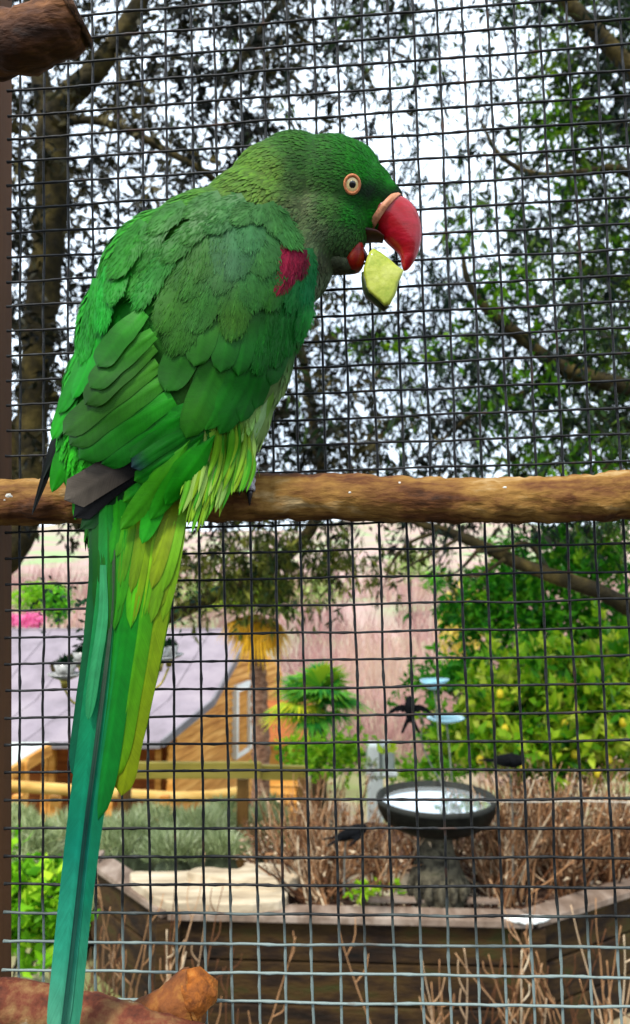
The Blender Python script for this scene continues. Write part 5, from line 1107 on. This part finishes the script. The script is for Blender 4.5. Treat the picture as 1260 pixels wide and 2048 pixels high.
lm_ = leafy_thing('lemon_bush', gz(1090, 4.8), 'bright yellow green lemon bush with small yellow fruits right of the bird bath', 'bush',
    [(1080, 1400, 4.7, 150, 90, 260), (1180, 1440, 4.6, 130, 100, 260), (1000, 1470, 4.7, 110, 60, 200), (1240, 1380, 4.7, 90, 110, 150), (1120, 1500, 4.5, 200, 50, 260), (940, 1500, 4.8, 60, 36, 60), (1150, 1345, 4.7, 30, 40, 20)], 'citrus', .085, .038, 9, .5, 16, .14, -.5, big=260)
for (px, py) in ((1149, 1509), (1218, 1520), (1130, 1448), (1010, 1458), (1226, 1472), (1105, 1530), (1246, 1446), (1045, 1536), (960, 1520), (1195, 1548), (1078, 1512), (1000, 1388)):
    V, FC = dome(P(px, py, 4.15), Matrix.Identity(3), .019, .026, 5, 10); V2, F2 = dome(P(px, py, 4.15), Matrix.Rotation(math.pi, 3, 'X'), .019, .024, 5, 10)
    mesh('lemon', *merge([(V, FC), (V2, F2)]), pm('lemon_skin', [(196, 170, 20), (222, 200, 50)], 60, rough=.45) if 'lemon' not in M else M['lemon'], lm_, smooth=True)
    M.setdefault('lemon', bpy.data.materials.get('lemon_skin'))
leafy_thing('green_shrub', gz(1120, 6.2), 'tall mid green shrub with layered sprays behind the lemon bush', 'shrub',
    [(1010, 1180, 6, 100, 40, 120), (960, 1230, 6, 70, 30, 70), (1100, 1150, 6.2, 140, 50, 160), (1180, 1100, 6.2, 110, 60, 160), (1060, 1240, 6.1, 140, 40, 140), (1200, 1230, 6.2, 90, 60, 120), (1120, 1310, 6.1, 170, 50, 170), (900, 1360, 5.9, 90, 22, 70), (960, 1340, 5.9, 70, 40, 60), (1230, 1300, 6.1, 60, 60, 80), (1040, 1090, 6.3, 90, 30, 40)], 'shrub', .085, .034, 10, .45, 18, .16, .1, rs=.014)
leafy_thing('lime_bush', gz(620, 6.5), 'low lime green bush left of the white post', 'bush', [(660, 1520, 6.3, 80, 26, 110), (600, 1500, 6.4, 50, 16, 30), (700, 1500, 6.2, 40, 24, 40)], 'lime', .06, .03, 9, .5, 6)
leafy_thing('lime_bush', gz(850, 6.8), 'low lime green bush between the white post and the lemon bush', 'bush', [(850, 1540, 6.5, 90, 22, 90), (900, 1500, 6.4, 50, 30, 60)], 'lime', .06, .03, 9, .5, 6)
leafy_thing('leafy_plant', PZ(50, 1950, .0) , 'lush bright green plant at the foot of the left bed wall', 'plant', [(60, 1770, 2.5, 80, 50, 60), (40, 1830, 2.4, 90, 60, 70), (110, 1800, 2.5, 60, 60, 40), (70, 1880, 2.4, 80, 50, 40)], 'lime', .05, .034, 6, .35, 10, .06, -.3, big=120, rs=.004)
leafy_thing('seedling', PZ(716, 1800, CZ - .03), 'small lime green seedling on the soil behind the front wall', 'plant', [(716, 1782, 3.15, 34, 12, 10), (790, 1778, 3.2, 30, 8, 8)], 'lime', .035, .02, 6, .6, 3, .03, -.3, rs=.002)
leafy_thing('white_flowers', PZ(982, 1740, CZ - .03), 'tuft of tiny white flowers among the brown stalks right of the pedestal', 'flowers', [(982, 1716, 3.3, 30, 26, 26)], 'lav', .03, .012, 7, .95, 3, .05, -.3, rs=.002)

# ---- lavender mounds
random.seed(5)
LV = [(60, 1690, 5.0, 60, 50, 'silvery lavender mound at far left beside the leafy plant'), (150, 1660, 5.6, 70, 34, 'lavender mound behind the parrot tail at left'), (250, 1680, 5.2, 80, 46, 'broad lavender mound right of the tail'), (345, 1700, 4.6, 60, 34, 'low lavender mound in front of the barn wall'),
      (400, 1655, 5.6, 80, 36, 'lavender mound below the yellow handrail end'), (450, 1640, 6.0, 60, 40, 'tall pale lavender mound left of the fence post'), (440, 1700, 4.7, 60, 26, 'grey lavender mound just left of the fence post foot'), (540, 1650, 5.8, 46, 60, 'lavender mound right of the fence post'), (300, 1640, 6.2, 80, 26, 'far lavender mound under the barn corner'), (20, 1640, 6.0, 60, 30, 'far lavender mound at the left edge')]
for (px, py, Y, rx, ry, lab) in LV:
    g = thing('lavender_bush', gz(px, Y), lab, 'lavender bush', 'lavender mounds in front of the barn')
    n = int(rx * ry * .8); a = RNG.uniform(0, 2 * np.pi, n); r = np.sqrt(RNG.random(n)); u = RNG.random(n)
    bx = px + np.cos(a) * r * rx * .9; yy = py + ry * .8 - (1 - r ** 2) * 0 - u * ry * 1.6 * np.sqrt(1 - (np.cos(a) * r) ** 2 * .8); YY = Y + np.sin(a) * r * rx / F * Y
    st = PV(bx, yy, YY); dr = RNG.normal(size=(n, 3)) * .45 + [0, 0, 1]; dr[:, 0] += (bx - px) / rx * .7
    V, FC = leaves(st, dr, RNG.uniform(.04, .12, n), RNG.uniform(.004, .009, n)); tn = np.clip(.45 + .35 * clumpy(bx, yy, YY, .04, 2) + RNG.normal(size=n) * .2, 0, 1)
    o = mesh('foliage', V, FC, LM['lav'], g, tone=np.repeat(tn, 5)); o['kind'] = 'stuff'
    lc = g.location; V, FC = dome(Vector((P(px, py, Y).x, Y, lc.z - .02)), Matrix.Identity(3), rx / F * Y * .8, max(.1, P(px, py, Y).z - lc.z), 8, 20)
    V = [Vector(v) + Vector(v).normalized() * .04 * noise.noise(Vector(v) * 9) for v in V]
    mesh('woody_base', V, FC, pm('lavender_core', [(60, 64, 46), (100, 108, 80)], 20, detail=8, rough=.95, bump=1, bscale=40, bdist=.03) if 'lvb' not in M else M['lvb'], g, smooth=True); M.setdefault('lvb', bpy.data.materials.get('lavender_core'))  # dull grey-green dome beneath the foliage

# ---- bushes of cut brown stalks
def stalks(px, py, Y, n, hpx, spread, lab, lean=0, base=18, depth=.25, loc=None, wmin=.003, wmax=.006):
    b0 = PZ(px, py, CZ - .04) if loc is None else loc; k = b0.y / F
    t = thing('stalk_bush', b0, lab, 'dry bush', 'bushes of cut brown stalks'); BS = 300
    st = np.array(b0) + np.stack([RNG.normal(size=n) * base * k, RNG.normal(size=n) * base * k * 1.2, np.zeros(n)], 1)
    a = RNG.normal(size=n) * spread + lean; dr = np.stack([np.sin(a), RNG.normal(size=n) * depth, np.cos(a)], 1)
    ln = hpx * k * RNG.uniform(.45, 1.0, n); V, FC, pt = twigs(st, dr, ln, RNG.uniform(wmin, wmax, n), 7, 5, -.25, .10)
    q = 5 * 7; tn = np.clip(RNG.normal(size=n) * .25 + .45, 0, 1)
    o = mesh('stems', V, FC, LM['dry'], t, tone=np.repeat(tn, q)); o['kind'] = 'stuff'
    m_ = n * 5; i = RNG.integers(2, 6, m_); r = RNG.integers(0, n, m_); s2 = pt[r, i]; d2 = RNG.normal(size=(m_, 3)) * .35 + unit(pt[r, i] - pt[r, i - 1]); d2[:, 2] += .3
    V, FC, _ = twigs(s2, d2, RNG.uniform(.03, .12, m_), RNG.uniform(.0015, .003, m_), 4, 3, -.3, .2); o = mesh('side_shoots', V, FC, LM['dry'], t, tone=np.repeat(np.clip(RNG.normal(size=m_) * .25 + .55, 0, 1), 12)); o['kind'] = 'stuff'
    ml = n * 3; r = RNG.integers(0, n, ml); i = RNG.integers(2, 7, ml); V, FC = leaves(pt[r, i] + RNG.normal(size=(ml, 3)) * .01, RNG.normal(size=(ml, 3)), RNG.uniform(.012, .035, ml), RNG.uniform(.006, .014, ml), .3, .4)
    o = mesh('dry_seed_heads', V, FC, LM['dry'], t, tone=np.repeat(RNG.random(ml), 5)); o['kind'] = 'stuff'
    return t
stalks(640, 1806, 3.0, 90, 210, .45, 'fan shaped bush of cut brown stalks left of the bird bath', .02, 14)
stalks(760, 1792, 3.3, 26, 190, .3, 'thin brown stalk clump just left of the bird bath pedestal', .0, 16)
stalks(1010, 1800, 3.2, 120, 240, .38, 'dense brown stalk bush right of the bird bath pedestal', -.05, 18)
stalks(1120, 1780, 3.25, 120, 230, .34, 'tall brown stalk bush in the middle of the right hand group', .1, 20)
stalks(1230, 1760, 3.3, 110, 220, .3, 'brown stalk bush at the right edge of the bed', .15, 22)
stalks(860, 1770, 3.8, 46, 170, .5, 'far brown stalk bush behind the bird bath', 0, 40, loc=PZ(860, 1740, CZ - .05))
stalks(720, 1740, 3.9, 46, 190, .45, 'far brown stalk bush between the fence post and the bird bath', 0, 40, loc=PZ(700, 1735, CZ - .05))
stalks(600, 1740, 3.9, 40, 190, .35, 'far brown stalk bush right beside the fence post', 0, 24, loc=PZ(590, 1742, CZ - .05))
stalks(1100, 1740, 3.9, 120, 210, .4, 'far brown stalk bush under the lemon bush', 0, 60, loc=PZ(1090, 1730, CZ - .05))

# ---- bare twigs in front of the sleeper wall
def bare(px, Y, n, hpx, lab, spread=.28, top=2.0, seedv=0):
    x = P(px, 2048, Y).x; b0 = Vector((x, Y, 0)); t = thing('bare_twig_plant', b0, lab, 'bare plant', 'leafless twigs before the bed wall')
    random.seed(seedv); k = Y / F
    for i in range(n):
        a = random.gauss(0, spread); H_ = hpx * k * random.uniform(.55, 1.0) + .12; p = b0 + Vector((random.gauss(0, .03), random.gauss(0, .03), 0)); pts = [p]
        d = Vector((math.sin(a), random.gauss(0, .12), math.cos(a))).normalized()
        for q in range(8):
            pts.append(pts[-1] + d * H_ / 8); d = (d + Vector((random.gauss(0, .09), random.gauss(0, .05), .10))).normalized()
        parts = [tube(smooth_path(pts, 22), [random.uniform(.9, 1.1) * (.0031 * (1 - .6 * j / 21)) * (1.35 if j % 6 == 3 else 1) for j in range(22)], 6)]
        for q in (3, 4, 5, 6, 7):
            if random.random() < .55:
                s = random.choice((-1, 1)); e = pts[q] + Vector((s * random.uniform(.01, .05), random.gauss(0, .02), random.uniform(.03, .12)))
                parts.append(tube(smooth_path([pts[q], pts[q].lerp(e, .5) + Vector((s * .012, 0, -.002)), e], 6), [.0024, .0022, .002, .0018, .0016, .0012], 5))
        V, FC = merge(parts); mesh('stem', V, FC, LM['dry'], t, smooth=True, tone=np.full(len(V), min(1, max(.25, random.gauss(.5, .22)))))
bare(130, 2.35, 9, 430, 'leafless tan twigs in front of the leafy plant at far left', .45, seedv=1)
bare(225, 2.55, 13, 440, 'tight clump of tan bare stems left of the wall corner', .14, seedv=2)
bare(322, 2.5, 12, 460, 'tall tan bare stems at the left wall corner', .16, seedv=3)
bare(455, 2.5, 5, 380, 'few slanting bare twigs beside the broken branch', .4, seedv=4)
bare(860, 2.5, 6, 380, 'thin bare twigs before the wall below the pedestal', .3, seedv=5)
bare(940, 2.5, 7, 400, 'bare twigs before the wall right of the pedestal', .28, seedv=6)
bare(1050, 2.45, 8, 390, 'forked bare twigs below the right corner of the wall', .3, seedv=7)
bare(1165, 2.45, 10, 440, 'thick group of forked bare twigs at the right', .34, seedv=8)
bare(1265, 2.45, 6, 420, 'bare twigs at the right edge before the mossy wall', .25, seedv=9)

# ---- palms
palm = thing('palm_tree', gz(518, 12), 'palm tree with shaggy brown trunk and yellowed skirt of fronds before the barn gable', 'palm tree')
b0 = gz(516, 12); V, FC = tube(smooth_path([b0 - Vector((0, 0, .2)), P(522, 1560, 12), P(520, 1430, 12), P(516, 1340, 12), P(514, 1290, 12), P(512, 1240, 12)], 60), np.interp(np.linspace(0, 1, 60), [0, .55, .75, .85, 1], [.15, .125, .12, .19, .27]) * (1 + .08 * np.sin(np.arange(60) * 2.1)), 16, .25, 3, True, 1, 16)
mesh('trunk', V, FC, pm('palm_trunk_fibre', [(66, 42, 30), (122, 88, 68), (164, 132, 110)], 9, detail=10, rough=.95, bump=1, bscale=30, bdist=.03, stretch=(1, 1, 3)), palm, smooth=True)
def frond(parent, c, d, ln, lm, tone, fan=True, nseg=24, wid=.035, spreadA=1.9, droop=.25, nm='frond', stalk=.35):
    d = Vector(d).normalized(); s = d.cross(Vector((0, 0, 1))); s = s.normalized() if s.length > .05 else Vector((1, 0, 0)); u = s.cross(d).normalized()
    h = Vector(c) + d * ln * stalk - Vector((0, 0, ln * .04)); V = []; FC = []; tn = []
    for i in range(nseg):
        a = (i / (nseg - 1) - .5) * 2 * spreadA; dd = (d * math.cos(a) + s * math.sin(a)).normalized(); L_ = ln * (1 - stalk) * (1 - .25 * abs(a) / spreadA) * random.uniform(.85, 1.05); q = dd.cross(u).normalized() * wid * L_
        m1 = h + dd * L_ * .55 + u * .04 * L_; e = h + dd * L_ - Vector((0, 0, droop * L_ * random.uniform(.6, 1.5))); b_ = len(V)
        V += [h, m1 + q, e, m1 - q, m1 + u * wid * L_ * .5]; FC += [(b_, b_ + 1, b_ + 4), (b_ + 4, b_ + 1, b_ + 2), (b_, b_ + 4, b_ + 3), (b_ + 4, b_ + 2, b_ + 3)]; tt = tone + random.uniform(-.15, .15); tn += [tt - .1, tt, tt + .15, tt, tt]
    sv_, sf = tube([Vector(c), Vector(c).lerp(h, .5) + Vector((0, 0, .03 * ln)), h], .012 * ln, 4); o_ = len(V); V += sv_; FC += [tuple(j + o_ for j in f) for f in sf]; tn += [tone] * len(sv_)
    return mesh(nm, V, FC, LM[lm], parent, tone=np.clip(tn, 0, 1))
random.seed(11); c = P(512, 1228, 12)
LM['palm'] = leafmat('palm_frond_green', [(24, 56, 14), (66, 102, 20), (130, 150, 34), (196, 186, 50)], trans=.3)
for i in range(34):
    a = i * 2.399; el = random.uniform(-.15, 1.2); frond(palm, c + Vector((0, 0, .15)), (math.cos(a) * math.cos(el), math.sin(a) * math.cos(el), math.sin(el)), random.uniform(.7, 1.0), 'palm', random.uniform(.3, .6), wid=.04)
for i in range(30):
    a = i * 2.399; el = random.uniform(-1.1, -.2); frond(palm, c, (math.cos(a) * math.cos(el), math.sin(a) * math.cos(el), math.sin(el)), random.uniform(.4, .78), 'yel', random.uniform(.3, .8), droop=.5, wid=.05, nm='dead_frond')
p2 = thing('fan_palm', gz(640, 9), 'young fan palm with green and yellow tipped fronds right of the barn', 'palm tree')
c = P(636, 1410, 9); limb('trunk', [gz(640, 9) - Vector((0, 0, .1)), c], [.10, .09], p2, M['trunk'], 12, 8)
LM['fan'] = leafmat('fan_frond_green', [(10, 62, 30), (30, 116, 36), (104, 170, 40), (206, 200, 40)], trans=.3)
for i in range(30):
    a = i * 2.399; el = random.uniform(-.5, 1.1); yel = random.random() < .28 and el < .2
    frond(p2, c + Vector((0, 0, random.uniform(-.05, .1))), (math.cos(a) * math.cos(el), math.sin(a) * math.cos(el) * .9, math.sin(el)), random.uniform(.5, .78), 'fan', .9 if yel else random.uniform(.25, .75), nseg=26, wid=.05, droop=.2)

# ---- white post / beehive block
wp = thing('white_planter', gz(762, 6.0), 'white blurred garden pillar with pots standing beyond the bird bath', 'pillar')
def blk(x0, y0, x1, y1, Y, d, m, nm):
    a = P(x0, y1, Y); b_ = P(x1, y1, Y); c_ = P(x0, y0, Y); return bevel(mesh(nm, *boxvf((a.x, Y, a.z), (b_.x - a.x, 0, 0), (0, d, 0), (0, 0, c_.z - a.z)), m, wp), .02, 3)
blk(736, 1492, 760, 1560, 6, .2, M['white'], 'pillar'); blk(762, 1490, 790, 1546, 6.05, .2, pm('pale_grey_paint', [(150, 160, 154), (190, 196, 190)], 7, rough=.6), 'side_block'); blk(732, 1546, 796, 1556, 5.98, .26, M['white'], 'shelf'); blk(738, 1557, 768, 1760, 6, .2, M['white'], 'base')
leafy_thing('pink_flower_plant', P(740, 1560, 5.7), 'little plant with pink flower in front of the white pillar', 'flowers', [(742, 1535, 5.7, 14, 20, 12)], 'lav', .04, .02, 5, .3, 3, .05, -.2, rs=.003)

# ---- hanging planter: candelabra with cups
hc = P(236, 1330, 1.35); Yh = 1.35; kh = Yh / F
ch = thing('hanging_planter', P(236, 1150, Yh), 'brass chandelier with white cups of succulents hanging behind the tail', 'chandelier')
M['brass'] = pm('aged_brass', [(96, 84, 30), (150, 134, 56), (180, 164, 90)], 60, rough=.45, metallic=.5)
M['china'] = pm('patterned_china', [(40, 38, 36), (110, 108, 102), (150, 148, 142), (166, 164, 158)], 90, rough=.35, coat=.3, pos=[.3, .4, .5, .7])
LM['succ'] = leafmat('succulent_leaves', [(5, 18, 9), (12, 40, 20), (30, 66, 34)], trans=.1)
V, FC = tube([P(236, 640, Yh), P(236, 1200, Yh)], .0016, 6); mesh('chain', V, FC, M['brass'], ch)
V, FC = lathe([(.002, .13), (.012, .12), (.008, .09), (.018, .06), (.010, .03), (.020, -.01), (.024, -.03), (.010, -.06), (.003, -.08)], 20, hc, 0); mesh('stem', V, FC, M['brass'], ch, smooth=True)
for (px, py, dy, big_, sp) in ((130, 1352, 0, 1.0, 'cup'), (165, 1326, .07, .95, 'cup'), (318, 1318, -.02, 1, 'saucer'), (338, 1312, .05, .9, 'cup'), (236, 1330, -.11, 1, 'cup'), (240, 1310, .12, 1, 'cup')):
    c = P(px, py, Yh + dy); k = kh * big_
    arm = smooth_path([hc + Vector((0, 0, -.03)), hc.lerp(c, .35) + Vector((0, 0, -.055)), hc.lerp(c, .8) + Vector((0, 0, -.05)), Vector((c.x, c.y, c.z - 26 * k))], 20)
    V, FC = tube(arm, .0020, 6); a_ = mesh('arm', V, FC, M['brass'], ch, smooth=True)
    V, FC = lathe([(.001, -.026 / .88 * 0 - 24 * k), (6 * k, -24 * k), (8 * k, -14 * k), (10 * k, -8 * k), (.001, -7 * k)], 16, c); mesh('candle_cup', V, FC, M['brass'], a_, smooth=True)
    V, FC = lathe([(.001, -8 * k), (12 * k, -7 * k), (26 * k, -1 * k), (34 * k, 4 * k), (33 * k, 5.5 * k), (12 * k, -4 * k), (.001, -4.5 * k)], 28, c); sc = mesh('saucer', V, FC, M['china'], a_, smooth=True)
    if sp == 'cup' or px == 318:
        V, FC = lathe([(.001, -4 * k), (11 * k, -3 * k), (18 * k, 8 * k), (22 * k, 24 * k), (20.5 * k, 24 * k), (16 * k, 14 * k), (.001, 13 * k)], 24, c); mesh('cup', V, FC, M['china'], a_, smooth=True)
        n = 150; u_ = RNG.normal(size=(n, 3)); u_[:, 2] = np.abs(u_[:, 2]); st = np.array(c) + np.array([0, 0, 22 * k]) + unit(u_) * 7 * k * RNG.random((n, 1)); V, FC = leaves(st, u_, RNG.uniform(12, 22, n) * k, RNG.uniform(2.5, 4.5, n) * k)
        o = mesh('succulent', V, FC, LM['succ'], a_, tone=np.repeat(RNG.random(n), 5)); o['kind'] = 'stuff'
st = np.array(hc) + RNG.normal(size=(60, 3)) * [.055, .04, .02] + [0, 0, .12]; V, FC, pt = twigs(st, RNG.normal(size=(60, 3)) * [1, 1, .4], .06, .001, 5, 3, 1.6, .2); r = RNG.integers(0, 60, 420); i = RNG.integers(0, 5, 420)
V, FC = leaves(pt[r, i], RNG.normal(size=(420, 3)) - [0, 0, .6], .014, .006); o = mesh('trailing_foliage', V, FC, LM['succ'], ch, tone=np.repeat(RNG.random(420), 5)); o['kind'] = 'stuff'

# ============================================================ the far valley
LM['orch'] = leafmat('bare_orchard_twigs', [(112, 86, 80), (152, 112, 106), (184, 136, 132), (196, 166, 144)], rough=.9, trans=.1)
n = 26000; Yr = np.exp(RNG.uniform(np.log(24), np.log(110), n)); X = RNG.uniform(-1, 1, n) * Yr * .7 + Yr * .05
keep = ~((X < -.02 * Yr) & (Yr < 30)); X, Yr = X[keep], Yr[keep]; n = len(X)
cl_ = np.array([noise.noise(Vector((x * .12, y * .10, 4))) for x, y in zip(X, Yr)]); k = cl_ > -.22; X, Yr, cl_ = X[k], Yr[k], cl_[k]; n = len(X)
Zg = np.array([ground_h(x, y) for x, y in zip(X, Yr)]); st = np.stack([X, Yr, Zg], 1); dr = RNG.normal(size=(n, 3)) * .22 + [0, 0, 1]
V, FC, _ = twigs(st, dr, RNG.uniform(.9, 2.6, n) * (.7 + Yr / 90), RNG.uniform(.006, .02, n) * (Yr / 40 + .4), 4, 3, -.1, .18)
tn = np.clip(.5 + cl_ * 1.1 + RNG.normal(size=n) * .16, 0, 1); tag(mesh('orchard_thicket', V, FC, LM['orch'], tone=np.repeat(tn, 12)), kind='stuff')
# willow with yellow twigs, pale far trees
LM['yw'] = leafmat('yellow_willow_twigs', [(150, 130, 40), (206, 184, 70), (226, 206, 120)], trans=.3)
LM['pale'] = leafmat('pale_spring_leaves', [(96, 124, 60), (140, 164, 84), (186, 196, 130)], trans=.3)
LM['pink'] = leafmat('pink_blossom', [(190, 60, 120), (226, 104, 160), (236, 160, 190)], trans=.3)
def fartree(px, py, Y, rx, ry, lm, lab, n=900, name='distant_tree', cat='tree', grp=None, droop=.0, ll=None, tone=.5):
    c = P(px, py, Y); g = Vector((c.x, Y, float(ground_h(c.x, Y)))); t = thing(name, g, lab, cat, grp); k = Y / F
    limb('trunk', [g - Vector((0, 0, .2)), g.lerp(c, .5), c], [4 * k, 3 * k, 1.5 * k], t, M['trunk'], 8, 6)
    a = unit(RNG.normal(size=(n, 3))) * (RNG.random((n, 1)) ** .45); a *= 1 + .3 * np.array([noise.noise(Vector(q * 2.2)) for q in a])[:, None]
    st = np.array(c) + a * [rx * k, rx * k, ry * k]; ll = ll or 8
    V, FC = leaves(st, RNG.normal(size=(n, 3)) - [0, 0, droop * 3], RNG.uniform(.6, 1.4, n) * ll * k, RNG.uniform(.3, .6, n) * ll * k * (.4 if droop else 1))
    tn = np.clip(tone + .5 * np.array([noise.noise(Vector(q * 3 + np.array([px, 0, 0]))) for q in a]) + RNG.normal(size=n) * .12, 0, 1)
    o = mesh('crown', V, FC, LM[lm], t, tone=np.repeat(tn, 5)); o['kind'] = 'stuff'; return t
fartree(925, 1245, 30, 50, 90, 'yw', 'tall yellow twigged willow rising behind the green shrub', 2600, droop=.9, ll=14)
fartree(80, 1195, 45, 56, 34, 'lime', 'rounded bright green tree beyond the barn roof at left', 1600, ll=9, tone=.35)
fartree(118, 1210, 44, 30, 36, 'shrub', 'darker green tree beside the bright one beyond the barn roof', 900, ll=9)
fartree(62, 1240, 38, 30, 16, 'pink', 'low pink blossoming bush just above the barn roof line', 700, 'blossom_bush', 'bush', ll=7)
fartree(28, 1240, 39, 14, 12, 'pink', 'small pink blossoming bush at the left edge beyond the barn', 260, 'blossom_bush', 'bush', ll=7)
fartree(400, 1190, 60, 60, 40, 'pale', 'pale leafed tree far behind the palm crown', 1100)
fartree(820, 1130, 70, 50, 30, 'pale', 'pale tree far behind the hanging leaves at the centre', 800)
fartree(640, 1180, 60, 50, 40, 'pale', 'pale tree far right of the palm crown', 700, tone=.6)
fartree(870, 1160, 80, 30, 26, 'shrub', 'dark far tree left of the yellow willow', 500)
for i, (px, lab) in enumerate([(180, 'left'), (330, 'middle'), (700, 'right')]):
    pass
fh = thing('farmhouse', gz(225, 90), 'pale farmhouse with grey blue roof far beyond the barn', 'house')
c = P(232, 1150, 90); kk = 90 / F; zb_ = float(ground_h(c.x, 90)); w2, h2 = 60 * kk, 1.6
mesh('wall', *boxvf((c.x - w2 / 2, 90, min(zb_, c.z) - 1), (w2, 0, 0), (0, 5, 0), (0, 0, c.z - min(zb_, c.z) + 1)), M['white'], fh)
V = [Vector((c.x - w2 * .6, 89.5, c.z)), Vector((c.x + w2 * .6, 89.5, c.z)), Vector((c.x + w2 * .4, 92.5, c.z + h2)), Vector((c.x - w2 * .4, 92.5, c.z + h2)), Vector((c.x - w2 * .6, 95.5, c.z)), Vector((c.x + w2 * .6, 95.5, c.z))]
mesh('roof', V, [(0, 1, 2, 3), (3, 2, 5, 4), (0, 3, 4), (1, 5, 2), (0, 4, 5, 1)], pm('blue_grey_roof', [(110, 124, 140), (140, 150, 164)], 1, rough=.6), fh)
